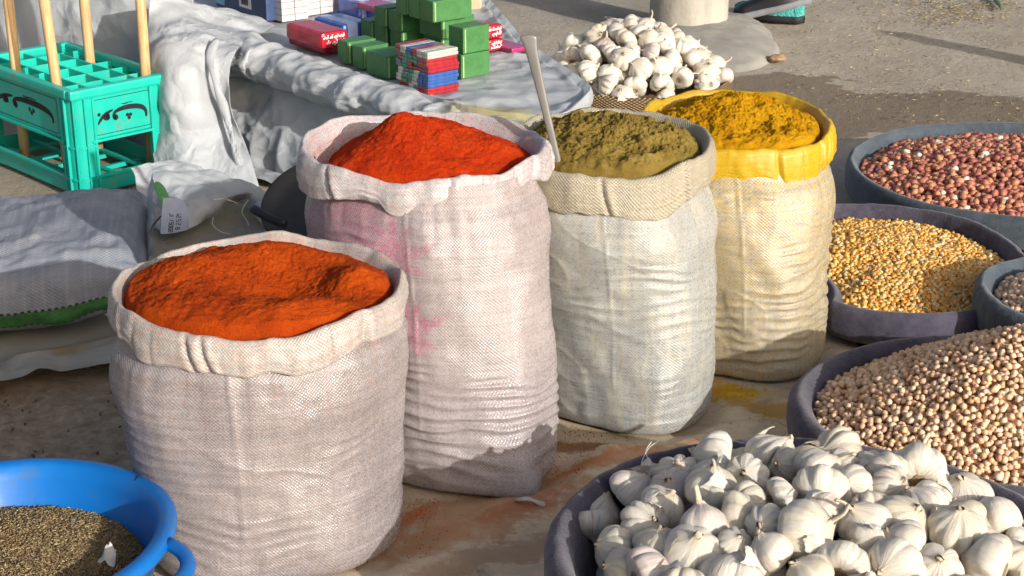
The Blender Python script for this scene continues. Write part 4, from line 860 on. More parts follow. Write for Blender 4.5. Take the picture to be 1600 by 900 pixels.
r2 = (.189, .150); _, rim2 = standing_sack('spice_sack', 'tall pinkish sack of red spice with a faded magenta leaf print', (-.137, 2.485), r2, .474, (-.122, 2.368), (.205, .120), R(-31), 2.5, m, mc_, 13, .043, (.0030, .0005), .050,
    rimz=lambda a: .010 * np.cos(a - R(110)) - .014 * np.exp(-((np.angle(np.exp(1j * (a - R(255)))) / .5) ** 2)), prints=leafprint, tie=R(-46))
powder('red_powder', 'pointed cone of bright red ground chilli in the pinkish sack', rim2, r2,
       lambda x, y: -.012 - .022 * (x * x + y * y) ** 1.5 + .066 * np.exp(-(np.sqrt((x + .22) ** 2 * 1.35 + (y - .0) ** 2 * .8 + .012) / .58)) + .012 * g1(x, y, .68, -.1, .2) + .012 * g1(x, y, .2, .2, .5) - .036 * g1(x, y, -.9, .15, .42),
       powder_mat('red_spice', (.33, .018, .002), (.46, .032, .002), (.52, .050, .004)), 43, fine=(.005, 30), clump=(.0018, 50))
# third sack, olive green powder
m = woven('sack_weave_white', (0.28, 0.293, 0.285), (0.325, 0.336, 0.325), (.42, .33, .20), .32, .0056, .38, streak=(.46, .42, .33))
mc_ = woven('cuff_weave_tan', (0.342, 0.304, 0.228), (0.399, 0.356, 0.275), (.34, .26, .11), .55, .0056, .5, wst=.7)
r3 = (.165, .158); _, rim3 = standing_sack('spice_sack', 'off-white sack with a tan cuff holding olive brown spice and a spoon', (.158, 2.605), r3, .445, (.178, 2.562), (.160, .115), R(-34), 2.7, m, mc_, 24, .055, (.0014, .0006), .05,
    rimz=lambda a: .010 * np.cos(a - R(80)) - .006 * np.exp(-((np.angle(np.exp(1j * (a - R(280)))) / .5) ** 2)))
powder('olive_powder', 'lumpy heap of olive brown ground cumin with a spoon stuck in it', rim3, r3,
       lambda x, y: .010 - .024 * (x * x + y * y) ** 2 + .016 * g1(x, y, -.1, .2, .6) + .010 * g1(x, y, .45, .1, .4) - .01 * g1(x, y, .1, -.5, .3),
       powder_mat('olive_spice', (.135, .085, .018), (.225, .155, .034), (.29, .21, .052)), 45, fine=(.010, 34), clump=(.0085, 26))
# fourth sack, turmeric
m = woven('sack_weave_cream', (0.308, 0.269, 0.191), (0.352, 0.314, 0.247), (.62, .40, .06), .42, .0058, .38)
mc_ = woven('cuff_weave_yellow', (.44, .27, .003), (.50, .325, .005), (.58, .31, .003), .8, .0050, .45, wst=.25)
r4 = (.168, .168); _, rim4 = standing_sack('spice_sack', 'cream sack stained yellow with a bright yellow cuff holding turmeric', (.402, 2.895), r4, .402, (.416, 2.752), (.135, .108), R(-25), 2.5, m, mc_, 35, .055, (.0034, .0006), .08, dust_top=.22,
    rimz=lambda a: .012 * np.cos(a - R(95)))
powder('yellow_powder', 'crumbly heap of golden yellow turmeric in the cream sack', rim4, r4,
       lambda x, y: .008 - .024 * (x * x + y * y) ** 2 + .024 * g1(x, y, .05, .30, .55) - .012 * g1(x, y, .2, -.35, .3),
       powder_mat('turmeric_spice', (.34, .14, .002), (.50, .245, .003), (.56, .30, .006)), 47, fine=(.008, 34), clump=(.0050, 44))
# tied ear of cloth at the foot of the second sack
ear = P(838, 783, .02)
tag(obj('tied_corner', tube(smooth_pts([(ear.x - .03, ear.y + .0, .022), (ear.x - .012, ear.y - .012, .030), (ear.x + .008, ear.y - .006, .018), (ear.x + .018, ear.y + .004, .014)], 5), [.003, .004, .005, .006, .006, .005, .004, .004, .005, .006, .007, .006, .005, .005, .005, .003], plain('tie_cloth', (.58, .52, .46), .6, .4, .15, 60, .6, 90), 8, True, .5)), 'knotted strip of cloth at the foot of the pink sack', 'tie')
# the spoon
m = NT('spoon_steel', .28, .5); m.b.inputs['Metallic'].default_value = .0; oc = m.coord(); m.out(m.ramp(m.noise(oc, 14, 4), [(.3, (.12, .115, .105)), (.7, (.18, .175, .165))]), None, m.math('ADD', m.math('MULTIPLY', m.noise(oc, 40, 4), .25), .2)); M_steel = m.m
sp = tag(empty('steel_spoon', (rim3[0], rim3[1], rim3[2])), 'steel spoon standing handle up in the olive brown spice', 'spoon')
top = P(826, 60, rim3[2] + .135); bot = P(868, 238, rim3[2] + .008)
top = Vector((top.x, bot.y + .02, top.z)); d_ = ray(826, 60); k = (bot.y + .02) / d_.y; top = Vector((d_.x * k, bot.y + .02, CAM_H + d_.z * k))
rel = Vector((rim3[0], rim3[1], rim3[2])); dirv = (top - bot)
pts = [bot - dirv * .25 - rel, bot - rel, bot + dirv * .3 - rel, bot + dirv * .6 - rel, bot + dirv * .85 - rel, bot + dirv * .95 - rel, top - rel, top + dirv * .03 - rel]
hp = smooth_pts(pts, 4); rad_ = np.interp(np.linspace(0, 1, len(hp)), [0, .3, .6, .82, .90, .95, .98, 1], [.0055, .0062, .0095, .0128, .0130, .0112, .0075, .001])
V = []
for p_, r_ in zip(hp, rad_):
    for a in np.linspace(0, 2 * np.pi, 16, endpoint=False): V.append((p_.x + r_ * math.cos(a), p_.y + .0022 * math.sin(a), p_.z))
obj('handle', mesh(V, [*map(tuple, gridf(len(hp), 16, True).tolist()), tuple(range(16)), tuple(range(len(V) - 16, len(V)))], M_steel), sp)
bw = bot - dirv * .30 - rel
V = [(bw.x + .022 * math.sin(b) * math.cos(a), bw.y + .010 * math.sin(b) * math.sin(a), bw.z - .03 + .034 * math.cos(b)) for b in np.linspace(.05, 3.1, 12) for a in np.linspace(0, 2 * np.pi, 20, endpoint=False)]
obj('bowl', mesh(V, gridf(12, 20, True), M_steel), sp)

# ------------------------------------------------------------------ round cloth-covered trays
def outline_ellipse(cx, cy, rx, ry, n=2.0, rot=0.0, seed=1, amp=.02, N=240):
    th = np.linspace(0, 2 * np.pi, N, endpoint=False); r = superr(th - rot, rx, ry, n) * (1 + amp * fbm(st3(np.cos(th) * 1.5, np.sin(th) * 1.5, 0), 3, seed))
    return np.stack([cx + r * np.cos(th), cy + r * np.sin(th)], -1)
def outline_pts(pts, N=240):
    p = np.array([(q[0], q[1]) for q in pts]); n = len(p); x = np.linspace(0, n, N, endpoint=False); i = x.astype(int); f = (x - i)[:, None]; g_ = lambda k: p[(i + k) % n]
    return .5 * (2 * g_(0) + (g_(1) - g_(-1)) * f + (2 * g_(-1) - 5 * g_(0) + 4 * g_(1) - g_(2)) * f ** 2 + (3 * g_(0) - g_(-1) - 3 * g_(1) + g_(2)) * f ** 3)
def tray(name, label, ol, zr, rimmat, bodymat, seed, lip=.016, drop=.045, inset=.09, lin=None, wob=.006, cat='tray'):
    c = ol.mean(0); root = tag(empty(name, (c[0], c[1], .012)), label, cat, 'cloth-covered round trays')
    T = np.roll(ol, -1, 0) - np.roll(ol, 1, 0); T /= np.hypot(*T.T)[:, None]; N = np.stack([T[:, 1], -T[:, 0]], -1); n = len(ol); th = np.arctan2(ol[:, 1] - c[1], ol[:, 0] - c[0])
    zw = wob * fbm(st3(np.cos(th) * 1.8, np.sin(th) * 1.8, 0), 3, seed) - .012
    def surf(pf, nm, mt, wr):
        pf = np.array([(p.x, p.y) for p in smooth_pts([(a, b, 0) for a, b in pf], 4)]); V = []
        for a, b in pf:
            k = fbm(st3(np.cos(th) * 14, np.sin(th) * 14, b * 12), 3, seed + 3) * wr
            V.append(np.concatenate([ol - c + N * (a + k)[:, None], (np.maximum(b + zw * (b > .03), .0) + .4 * k)[:, None]], -1))
        arc = np.concatenate([[0], np.cumsum(np.hypot(*np.diff(pf, axis=0).T))]); u = np.linspace(0, 1, n)
        uvv = np.stack(np.broadcast_arrays(u[None] * 2.0, pf[:, 1][:, None]), -1)
        return obj(nm, mesh(np.array(V).reshape(-1, 3), gridf(len(pf), n, True), mt, uv=uvv.reshape(-1, 2)), root)
    surf([(-lip * 1.6, zr - .045), (-lip * 1.3, zr - .02), (-lip * .9, zr - .004), (-lip * .3, zr + .004), (lip * .3, zr + .003), (lip * .85, zr - .006), (lip * 1.0, zr - .020), (lip * .85, zr - drop), (lip * .2, zr - drop - .004)], 'rim', rimmat, .0022)
    surf([(lip * .55, zr - drop + .008), (lip * .3, zr - drop - .01), (-.02, zr * .42), (-.045, .012), (-.06, .002), (-.10, .001)], 'wall', bodymat, .004)
    surf([(-lip * 1.45, zr - .028), (-lip * 1.75, zr - .05), (-lip * 2.2, zr * .45), (-inset, .014)], 'lining', lin or bodymat, .003)
    V = np.concatenate([np.concatenate([ol - c - N * inset, np.full((n, 1), .014)], -1), [[0, 0, .012]]]); F = [(i, (i + 1) % n, n) for i in range(n)]
    obj('floor', mesh(V, F, bodymat), root)
    return root
def felt(name, c0, c1, sc=60, seamy=False):
    t = NT(name, .95, .12); oc = t.coord(); n = t.noise(oc, sc, 5, .7); n2 = t.noise(oc, 9, 4)
    c = t.mix(t.math('MULTIPLY', t.step(n2, .4, .7), .5), t.ramp(n, [(.3, c0), (.7, c1)]), tuple(x * 1.35 for x in c1))
    t.b.inputs['Sheen Weight'].default_value = .25
    return t.out(c, t.bump(t.math('ADD', n, t.noise(oc, 400, 2)), .5, .003))
def striped(name):
    t = NT(name, .9, .15); uv = t.coord('UV'); X = t.xyz(uv); n = t.noise(uv, 50, 4)
    v = t.math('ADD', X[1], t.math('MULTIPLY', t.noise(uv, 6, 3), .006))
    c = t.ramp(t.math('MULTIPLY', v, 10), [(.0, (.04, .03, .03)), (.18, (.05, .035, .03)), (.24, (.20, .02, .03)), (.40, (.24, .03, .04)), (.44, (.16, .14, .10)), (.55, (.05, .045, .06)), (.62, (.20, .02, .04)), (.9, (.06, .05, .06))])
    return t.out(t.mix(t.math('MULTIPLY', t.step(n, .5, .7), .4), c, (.05, .04, .04)), t.bump(n, .5, .002))
M_purple = felt('purple_felt', (.040, .036, .052), (.085, .076, .105)); M_bgrey = felt('blue_grey_felt', (.040, .052, .066), (.080, .100, .120))
M_stripe = striped('striped_cloth'); M_lin = felt('maroon_lining', (.07, .018, .022), (.15, .04, .045))
# seeds and the like -----------------------------------------------------------
def ico(sub=1):
    bm = bmesh.new(); bmesh.ops.create_icosphere(bm, subdivisions=sub, radius=1); bm.verts.ensure_lookup_table()
    V = np.array([v.co[:] for v in bm.verts]); F = np.array([[v.index for v in f.verts] for f in bm.faces]); bm.free(); return V, F
def rand_rot(n, flat=False):
    q = RNG.normal(size=(n, 4)); q /= np.linalg.norm(q, axis=1, keepdims=True); a, b, c, d = q.T
    return np.stack([np.stack([1 - 2 * (c * c + d * d), 2 * (b * c - a * d), 2 * (b * d + a * c)], -1), np.stack([2 * (b * c + a * d), 1 - 2 * (b * b + d * d), 2 * (c * d - a * b)], -1), np.stack([2 * (b * d - a * c), 2 * (c * d + a * b), 1 - 2 * (b * b + c * c)], -1)], -2)
def scatter(base, pos, rot, scl, rnd):
    V0, F0 = base; n = len(pos)
    V = np.einsum('nij,nkj->nki', rot, V0[None] * scl[:, None, :]) + pos[:, None]
    F = F0[None] + (np.arange(n) * len(V0))[:, None, None]
    return V.reshape(-1, 3), F.reshape(-1, F0.shape[1]), np.repeat(rnd, len(V0))
def inside(ol, x, y, shrink=.0):
    c = ol.mean(0); th = np.arctan2(ol[:, 1] - c[1], ol[:, 0] - c[0]); r = np.hypot(*(ol - c).T) - shrink; o_ = np.argsort(th); th, r = th[o_], r[o_]
    a = np.arctan2(y - c[1], x - c[0]); R_ = np.interp(a, np.concatenate([th - 2 * np.pi, th, th + 2 * np.pi]), np.concatenate([r, r, r])); return np.hypot(x - c[0], y - c[1]) / R_
def hexpts(ol, sp, shrink):
    x0, y0 = ol.min(0); x1, y1 = ol.max(0); gx_, gy_ = np.meshgrid(np.arange(x0, x1, sp), np.arange(y0, y1, sp * .866)); gx_ = gx_ + (np.arange(gx_.shape[0]) % 2)[:, None] * sp / 2
    x = gx_.ravel() + RNG.uniform(-.3, .3, gx_.size) * sp; y = gy_.ravel() + RNG.uniform(-.3, .3, gx_.size) * sp; k = inside(ol, x, y, shrink) < 1; return x[k], y[k]
def core(ol, hf, shrink, dz):
    c = ol.mean(0); n = len(ol); rr_ = np.linspace(0, 1, 40); d = ol - c; L = np.hypot(*d.T)[:, None]; d = d * (1 - shrink / L)
    XY = c + d[None] * rr_[:, None, None]; z = hf(XY[..., 0], XY[..., 1]) - dz; return np.concatenate([XY, z[..., None]], -1).reshape(-1, 3), gridf(40, n, True)
def seed_mat(name, stops, rough=.5, spec=.4, use='attr', bs=.15):
    t = NT(name, rough, spec); f = t.attr('tone') if use == 'attr' else t.rnd(); c = t.ramp(f, stops, 'LINEAR'); oc = t.coord()
    c = t.mix(t.math('MULTIPLY', t.step(t.noise(oc, 380, 3), .45, .7), .3), c, tuple(x * .55 for x in stops[len(stops) // 2][1])); return t.out(c, t.bump(t.noise(oc, 600, 3), bs, .001))
def heap(name, label, cat, ol, hf, base, sp, size, stops, coremat, shrink=.03, layers=((0, 1.0), (-.55, .75)), rough=.5, zr=0, singles=None, jit=.25, spec=.4, flatness=0, clip=None):
    P_, S_, T_ = [], [], []
    for dz, dens in layers:
        x, y = hexpts(ol, sp / math.sqrt(dens), shrink); n = len(x); z = hf(x, y) + dz * size[2] * 1.6 + RNG.uniform(-jit, jit, n) * size[2] * 2
        P_.append(np.stack([x, y, z], -1)); S_.append(np.array(size)[None] * RNG.uniform(.82, 1.16, (n, 1)) * RNG.uniform(.93, 1.07, (n, 3))); T_.append(RNG.random(n))
    pos, scl, tone = map(np.concatenate, (P_, S_, T_)); rot = rand_rot(len(pos)); rest = np.ones(len(pos), bool)
    if flatness:   # long seeds lie down
        ez = np.abs(rot[:, 2, 0]); bad = ez > flatness
        for _ in range(6): rot[bad] = rand_rot(bad.sum()); bad = np.abs(rot[:, 2, 0]) > flatness
    if singles:    # the nearest three hundred in view are things of their own
        nm, lab, ccat, grp, shapes = singles; n1 = len(P_[0])
        d = pos[:n1] - np.array([0, 0, CAM_H]); dep = d[:, 1] * _cp - d[:, 2] * _sp; px = 800 + FPX * d[:, 0] / dep; py = 450 - FPX * (d[:, 1] * _sp + d[:, 2] * _cp) / dep
        ok = (px > 8) & (px < 1592) & (py > 8) & (py < 892) & (clip(px, py) if clip else True)
        cand = np.where(ok)[0]; cand = cand[np.argsort(dep[cand])][:298]; rest[cand] = False
        sm_ = seed_mat(nm + '_skin', stops, rough, spec, 'obj'); mes = [mesh(v * np.array(size), base[1], sm_) for v in shapes]
        for i, k in enumerate(cand):
            o = obj(nm, mes[i % len(mes)], None, pos[k]); o.rotation_euler = Matrix(rot[k].tolist()).to_euler(); s_ = scl[k].mean() / np.mean(size); o.scale = (s_, s_, s_); tag(o, lab, ccat, grp)
    V, F, tn = scatter(base, pos[rest], rot[rest], scl[rest], tone[rest])
    cv, cf = core(ol, hf, shrink * .6, size[2] * 1.3); nV = len(V)
    cf3 = np.concatenate([cf[:, [0, 1, 2]], cf[:, [0, 2, 3]]])
    me = mesh(np.concatenate([V, cv]), np.concatenate([F, cf3 + nV]), [seed_mat(name + '_skin', stops, rough, spec), coremat], attrs={'tone': np.concatenate([tn, np.full(len(cv), .5)])}, midx=np.concatenate([np.zeros(len(F)), np.ones(len(cf3))]))
    return tag(obj(name, me), label, cat, kind='stuff')
# ---- garlic tray (nearest, right)
OL_g = outline_ellipse(.372, 1.80, .318, .300, 2.05, 0, 4, .02); ZG = .165
tray('cloth_tray', 'purple felt rimmed tray of large garlic bulbs at the front right', OL_g, ZG, M_purple, M_stripe, 5, .016, .06, .08, M_purple)
# ---- chickpea tray
OL_c = outline_ellipse(.815, 2.315, .375, .280, 2.1, 0, 9, .02); ZC = .115
tray('cloth_tray', 'purple rimmed tray heaped with chickpeas at the right, behind the garlic', OL_c, ZC, M_purple, M_stripe, 15, .017, .055, .08, M_purple)
hc = lambda x, y: ZC - .022 + .155 * np.clip(1 - inside(OL_c, x, y, .02) ** 1.25, 0, 1) * (1 + .0 * x) + .012 * fbm(st3(np.asarray(x) * 7, np.asarray(y) * 7, 0), 3, 61)
def bumpy(V, s, a): return V * (1 + a * fbm(V * 1.7, 2, s))[:, None]
V1, F1 = ico(2)
V1c, F1c = ico(1)
chick = V1c.copy(); chick[:, 0] += .28 * np.exp(-((chick - np.array([1, 0, 0])) ** 2).sum(1) * 2.2); chick[:, 2] *= .93
chick = bumpy(chick, 9, .16)
shapes = [bumpy(chick, s, .20) for s in (1, 2, 3, 4)]
cst = [(.0, (.52, .29, .155)), (.35, (.70, .44, .27)), (.7, (.78, .54, .35)), (.93, (.80, .61, .42)), (1, (.70, .53, .22))]
M_cc = plain('chickpea_gap', (.36, .20, .10), .9, .1, .2, 40)
heap('chickpea_heap', 'beige chickpeas heaped on the purple rimmed tray at the right', 'chickpeas', OL_c, hc, (chick, F1c), .0104, (.0061, .0057, .0055), cst, M_cc, .025, rough=.6, jit=.32,
     singles=('chickpea', 'single beige chickpea in the large heap behind the front garlic tray', 'chickpea', 'chickpeas nearest the camera', shapes))
# ---- small second chickpea tray at the right edge
OL_s = outline_ellipse(1.04, 2.745, .205, .19, 2.0, 0, 12, .02); ZS = .135
tray('cloth_tray', 'small blue-grey rimmed tray of pale chickpeas cut by the right edge', OL_s, ZS, M_bgrey, M_stripe, 25, .014, .06, .06, M_bgrey)
hs_ = lambda x, y: ZS - .020 + .055 * np.clip(1 - inside(OL_s, x, y, .02) ** 1.5, 0, 1) + .006 * fbm(st3(np.asarray(x) * 9, np.asarray(y) * 9, 0), 2, 63)
heap('small_chickpea_heap', 'pale chickpeas filling the small blue-grey tray at the right edge', 'chickpeas', OL_s, hs_, (chick, F1c), .0112, (.0066, .0062, .0060), [(0, (.54, .34, .22)), (.5, (.70, .49, .34)), (1, (.76, .58, .44))], M_cc, .025, rough=.6, jit=.32)
# ---- corn tray
cz = .098
OL_m = outline_ellipse(.735, 3.045, .258, .315, 2.0, 0, 31, .008)
_d = OL_m - np.array([.408, 2.86]); _L = np.hypot(*_d.T)[:, None]; OL_m = OL_m + _d / _L * np.clip(.185 - _L, 0, None)   # pressed in by the cream sack
tray('cloth_tray', 'purple rimmed tray of yellow corn kernels behind the cream sack', OL_m, cz, M_purple, M_stripe, 33, .013, .05, .06, M_lin)
hm = lambda x, y: cz - .027 + .026 * np.clip(1 - inside(OL_m, x, y, .02) ** 2, 0, 1) + .008 * fbm(st3(np.asarray(x) * 7, np.asarray(y) * 7, 0), 3, 65)
Vk, Fk = ico(0)
mst = [(.0, (.64, .27, .035)), (.3, (.74, .37, .06)), (.5, (.78, .46, .12)), (.70, (.68, .42, .12)), (.86, (.72, .58, .32)), (.95, (.68, .50, .24)), (1, (.50, .17, .015))]
heap('corn_heap', 'yellow and white corn kernels filling the tray behind the cream sack', 'corn', OL_m, hm, (Vk, Fk), .0092, (.0066, .0056, .0039), mst, plain('corn_gap', (.44, .23, .06), .9, .1, .2, 40), .026, rough=.32, jit=.35, spec=.5)
# ---- peanut tray
pz_ = .098
OL_p = outline_ellipse(1.185, 3.625, .405, .375, 2.1, 0, 19, .012)
tray('cloth_tray', 'blue-grey rimmed tray of red-skinned peanuts at the far right', OL_p, pz_, M_bgrey, M_stripe, 43, .013, .06, .07, M_bgrey)
hp_ = lambda x, y: pz_ - .026 + .060 * np.clip(1 - inside(OL_p, x, y, .02) ** 1.8, 0, 1) + .006 * fbm(st3(np.asarray(x) * 7, np.asarray(y) * 7, 0), 3, 67)
nutst = [(.0, (.30, .075, .070)), (.25, (.42, .15, .11)), (.55, (.50, .195, .105)), (.80, (.60, .275, .14)), (.945, (.54, .235, .12)), (.955, (.74, .66, .50)), (1, (.78, .72, .58))]
nut = V1c.copy(); heap('peanut_heap', 'red-skinned peanuts heaped on the blue-grey rimmed tray', 'peanuts', OL_p, hp_, (nut, F1c), .0150, (.0114, .0080, .0078), nutst, plain('peanut_gap', (.10, .03, .025), .9, .1, .2, 40), .026, rough=.5, jit=.34, flatness=.75,
     singles=('peanut', 'single shelled peanut in the tray at the far right', 'peanut', 'peanuts nearest the camera', [bumpy(nut, s, .10) for s in (5, 6, 7, 8)]), clip=lambda px, py: (py < 372) & ~((py > 300 + (px - 1330) * .35) & (px < 1600)))

# ------------------------------------------------------------------ garlic
t = NT('garlic_skin', .42, .45); uv = t.coord('UV'); X = t.xyz(uv); oc = t.coord(); rn = t.rnd()
mp = t.n('Mapping', Scale=(30, 1.2, 1)); t.set(mp, 0, uv); va = t.n('VectorMath', {'operation': 'ADD'}, i0=mp.outputs[0]); t.set(va, 1, t.n('CombineXYZ', i0=rn, i1=rn, i2=t.math('MULTIPLY', rn, 40)).outputs[0]); stn = t.noise(va.outputs[0], 1.6, 5, .6)
va2 = t.n('VectorMath', {'operation': 'ADD'}, i0=oc); t.set(va2, 1, t.n('CombineXYZ', i0=rn, i1=t.math('MULTIPLY', rn, 7), i2=rn).outputs[0]); bl = t.noise(va2.outputs[0], 45, 4, .6)
c = t.ramp(bl, [(.3, (.56, .49, .37)), (.5, (.69, .645, .545)), (.7, (.77, .74, .67))])
c = t.mix(t.math('MULTIPLY', t.step(t.math('FRACT', t.math('MULTIPLY', rn, 7.3)), .55, 1.0), .5), c, (.62, .53, .36))
c = t.mix(t.math('MULTIPLY', t.step(t.math('FRACT', t.math('MULTIPLY', rn, 13.7)), .70, 1.0), .45), c, (.50, .38, .40))
c = t.mix(t.math('MULTIPLY', t.step(stn, .50, .66), t.math('ADD', .22, t.math('MULTIPLY', t.step(rn, .45, 1), .5))), c, (.40, .26, .24))
c = t.mix(t.math('MULTIPLY', t.step(stn, .44, .30), .5), c, (.80, .79, .76))
c = t.mix(t.math('MULTIPLY', t.step(X[1], .80, 1.0), .55), c, (.58, .44, .28))
c = t.mix(t.math('MULTIPLY', t.step(bl, .58, .70), .5), c, (.44, .33, .21))
M_garlic = t.out(c, t.bump(t.math('ADD', t.math('MULTIPLY', stn, 1.0), t.math('MULTIPLY', bl, .5)), .6, .0035))
M_stem = plain('dry_stem', (.60, .51, .38), .75, .25, .25, 150, .5, 300); M_root = plain('root_plate', (.42, .30, .18), .9, .15, .4, 200, .9, 400)
M_paper = plain('papery_skin', (.70, .65, .57), .5, .35, .15, 90, .4, 200)
def garlic_mesh(seed, lobes, squat, neck):
    r_ = random.Random(seed); nu, nv = 64, 34; th = np.linspace(0, 2 * np.pi, nu + 1); v = np.linspace(0, 1, nv)
    Vv, TH = np.meshgrid(v, th, indexing='ij')
    pr = np.interp(Vv, [0, .05, .14, .3, .45, .6, .74, .85, .93, 1], [.10, .48, .82, 1.0, 1.0, .90, .66, .40, .24, .17]); pzv = np.interp(Vv, [0, .05, .14, .3, .45, .6, .74, .85, .93, 1], [-.66, -.76, -.70, -.42, -.06, .28, .54, .68, .78, .86])
    ker = np.array([.25, .5, .25])
    for _ in range(2):
        for A in (pr, pzv): A[1:-1] = .25 * A[:-2] + .5 * A[1:-1] + .25 * A[2:]
    ph = np.cumsum([r_.uniform(.7, 1.35) for _ in range(lobes)]); ph = ph / ph[-1] * 2 * np.pi; edges = np.concatenate([[0], ph]); k = np.searchsorted(edges, TH, 'right') - 1; k = np.clip(k, 0, lobes - 1)
    fr = (TH - edges[k]) / (edges[k + 1] - edges[k]); bulb = np.sin(np.pi * np.clip(fr, 0, 1)) ** .5
    amp = np.array([r_.choice((.10, .14, .20, .26, .32)) for _ in range(lobes)])[k] * np.sin(np.pi * np.clip(Vv * 1.12, 0, 1)) ** .7
    rad = pr * (1 - .14 + amp * bulb) + .05 * fbm(st3(np.cos(TH) * 1.3, np.sin(TH) * 1.3, Vv * 2), 3, seed) + .012 * fbm(st3(np.cos(TH) * 9, np.sin(TH) * 9, Vv * 3), 2, seed + 3)
    rad = rad + .05 * np.clip(fbm(st3(np.cos(TH) * 6, np.sin(TH) * 6, 0), 3, seed + 5), -.3, 1) * sstep(.82, 1.0, Vv)
    bend = np.clip(Vv - .7, 0, 1) ** 2 * neck * 4; a = r_.uniform(0, 6.28)
    tw = Vv * .25
    V = st3(rad * np.cos(TH + tw) + bend * math.cos(a), rad * np.sin(TH + tw) + bend * math.sin(a), pzv * squat)
    return mesh(V.reshape(-1, 3), gridf(nv, nu + 1), M_garlic, uv=np.stack([TH / (2 * np.pi), Vv], -1).reshape(-1, 2)), (math.cos(a) * .09 * neck * 4, math.sin(a) * .09 * neck * 4, (.83) * squat), (math.cos(a), math.sin(a))
protos = []
for i, (lb_, sq, nk) in enumerate([(8, .92, .5), (6, .86, .2), (9, .95, .6), (5, .84, .3), (7, .96, .8), (10, .86, .0), (6, .90, .5), (8, .82, .3)]):
    gm, tip, dr_ = garlic_mesh(100 + i, lb_, sq, nk)
    L = [.06, .16, .10, .04, .50, .03, .12, .06][i]
    sm_ = tube(smooth_pts([(tip[0] * .8, tip[1] * .8, tip[2] - .12), tip, (tip[0] + dr_[0] * L * .35, tip[1] + dr_[1] * L * .35, tip[2] + L * .7), (tip[0] + dr_[0] * L * .9, tip[1] + dr_[1] * L * .9, tip[2] + L)], 4), [.19, .19, .18, .165, .15, .14, .13, .12, .115, .11, .11, .12, .05], M_stem, 9, True, .55)
    q = np.linspace(0, 2 * np.pi, 22, endpoint=False); rt = []
    for j, (rr_, zz_) in enumerate([(.30, -.66), (.26, -.74), (.17, -.76), (.12, -.70), (.001, -.69)]): rt += [(rr_ * math.cos(a) * (1 + .18 * math.sin(a * 7 + j + i)), rr_ * math.sin(a) * (1 + .18 * math.sin(a * 7 + j + i)), zz_ * sq) for a in q]
    protos.append((gm, sm_, mesh(rt, gridf(5, 22, True), M_root)))
# loose flap of skin, shared
a_ = np.linspace(-.5, .5, 15); b_ = np.linspace(0, 1, 12); A_, B_ = np.meshgrid(a_, b_, indexing='ij')
flaps = []
for fs in range(4):
    wd_ = (1 - .75 * B_ ** 1.5) * (1 + .35 * fbm(st3(B_ * 3, fs, 0), 2, fs)); lift_ = 1.03 + (.04 + .03 * fs) * B_ ** 2 + .05 * fbm(st3(A_ * 3, B_ * 3, fs), 3, fs + 4); co = 1.25 - B_ * (.62 + .06 * fs) + .12 * fbm(st3(A_ * 5, 0 * B_, fs), 2, fs + 8)
    flaps.append(mesh(st3(np.sin(A_ * .95 * wd_) * lift_ * np.sin(co), -np.cos(A_ * .95 * wd_) * lift_ * np.sin(co), .9 * lift_ * np.cos(co)).reshape(-1, 3), gridf(15, 12), M_paper))
def garlic(pos, r, proto, eul, label, group, flap=False):
    gm, sm_, rt = protos[proto]; o = obj('garlic_bulb', gm, None, pos); o.scale = (r, r, r); o.rotation_euler = eul; tag(o, label, 'garlic', group)
    obj('stem', sm_, o); obj('root_plate', rt, o)
    if flap: obj('skin_flap', flaps[proto % 4], o)
    return o
def relax(pos, rad, it=40, keep=.02):
    pos = np.array(pos); home = pos.copy(); rad = np.array(rad)
    for _ in range(it):
        d = pos[:, None] - pos[None]; L = np.linalg.norm(d, axis=-1) + 1e-9; mn = (rad[:, None] + rad[None]) * .84; ov = np.clip(mn - L, 0, None); np.fill_diagonal(ov, 0)
        pos = pos + (d / L[..., None] * (ov * .22)[..., None]).sum(1); pos = pos + (home - pos) * keep
    return pos
hg = lambda x, y: np.where(inside(OL_g, np.asarray(x), np.asarray(y), .018) < 1, ZG - .032 + .088 * np.clip(1 - inside(OL_g, np.asarray(x), np.asarray(y), .018) ** 2.6, 0, 1), -1)
hgf = lambda x, y: float(hg(np.array([x]), np.array([y]))[0])
front = [(950, 779, 37), (929, 816, 34), (999, 763, 36), (1047, 714, 31), (1104, 681, 32), (1107, 708, 35), (1158, 703, 30), (1054, 747, 36), (1114, 762, 40), (1166, 745, 34), (1221, 690, 37), (1232, 727, 28), (1281, 672, 33), (1295, 703, 36),
         (1346, 698, 30), (1274, 735, 36), (1268, 775, 42), (1222, 777, 30), (1330, 757, 28), (1352, 728, 34), (1392, 699, 34), (1412, 750, 44), (1492, 779, 43), (1464, 748, 28), (1557, 818, 42), (1584, 842, 28), (1429, 822, 40), (1369, 795, 30),
         (1347, 820, 38), (1496, 838, 40), (1108, 818, 42), (1172, 806, 31), (1186, 785, 28), (1010, 823, 36), (1032, 797, 32), (962, 855, 38), (1036, 853, 33), (1084, 866, 44), (1200, 858, 38), (1245, 842, 44), (1322, 866, 42), (1394, 846, 36), (1392, 882, 40),
         (1154, 888, 46), (1016, 892, 36), (972, 888, 34), (1147, 855, 28), (1262, 898, 34), (1457, 884, 40), (1540, 886, 42), (1574, 868, 32), (1608, 872, 36), (1438, 790, 32), (1530, 850, 30), (1196, 820, 30), (1290, 806, 34), (1372, 860, 30)]
pos = []; rad = []
for x, y, r in front:
    p = onto(x, y, hgf)
    while p.z <= .051 and y < 900: y += 5; p = onto(x, y, hgf)
    dep = (p - Vector((0, 0, CAM_H))).length; pos.append(tuple(p)); rad.append(r * dep / FPX * (1.07 + .09 * math.sin(len(pos) * 2.4)))
nf = len(pos)
x, y = hexpts(OL_g, .054, .04)      # those out of the frame and the layer underneath
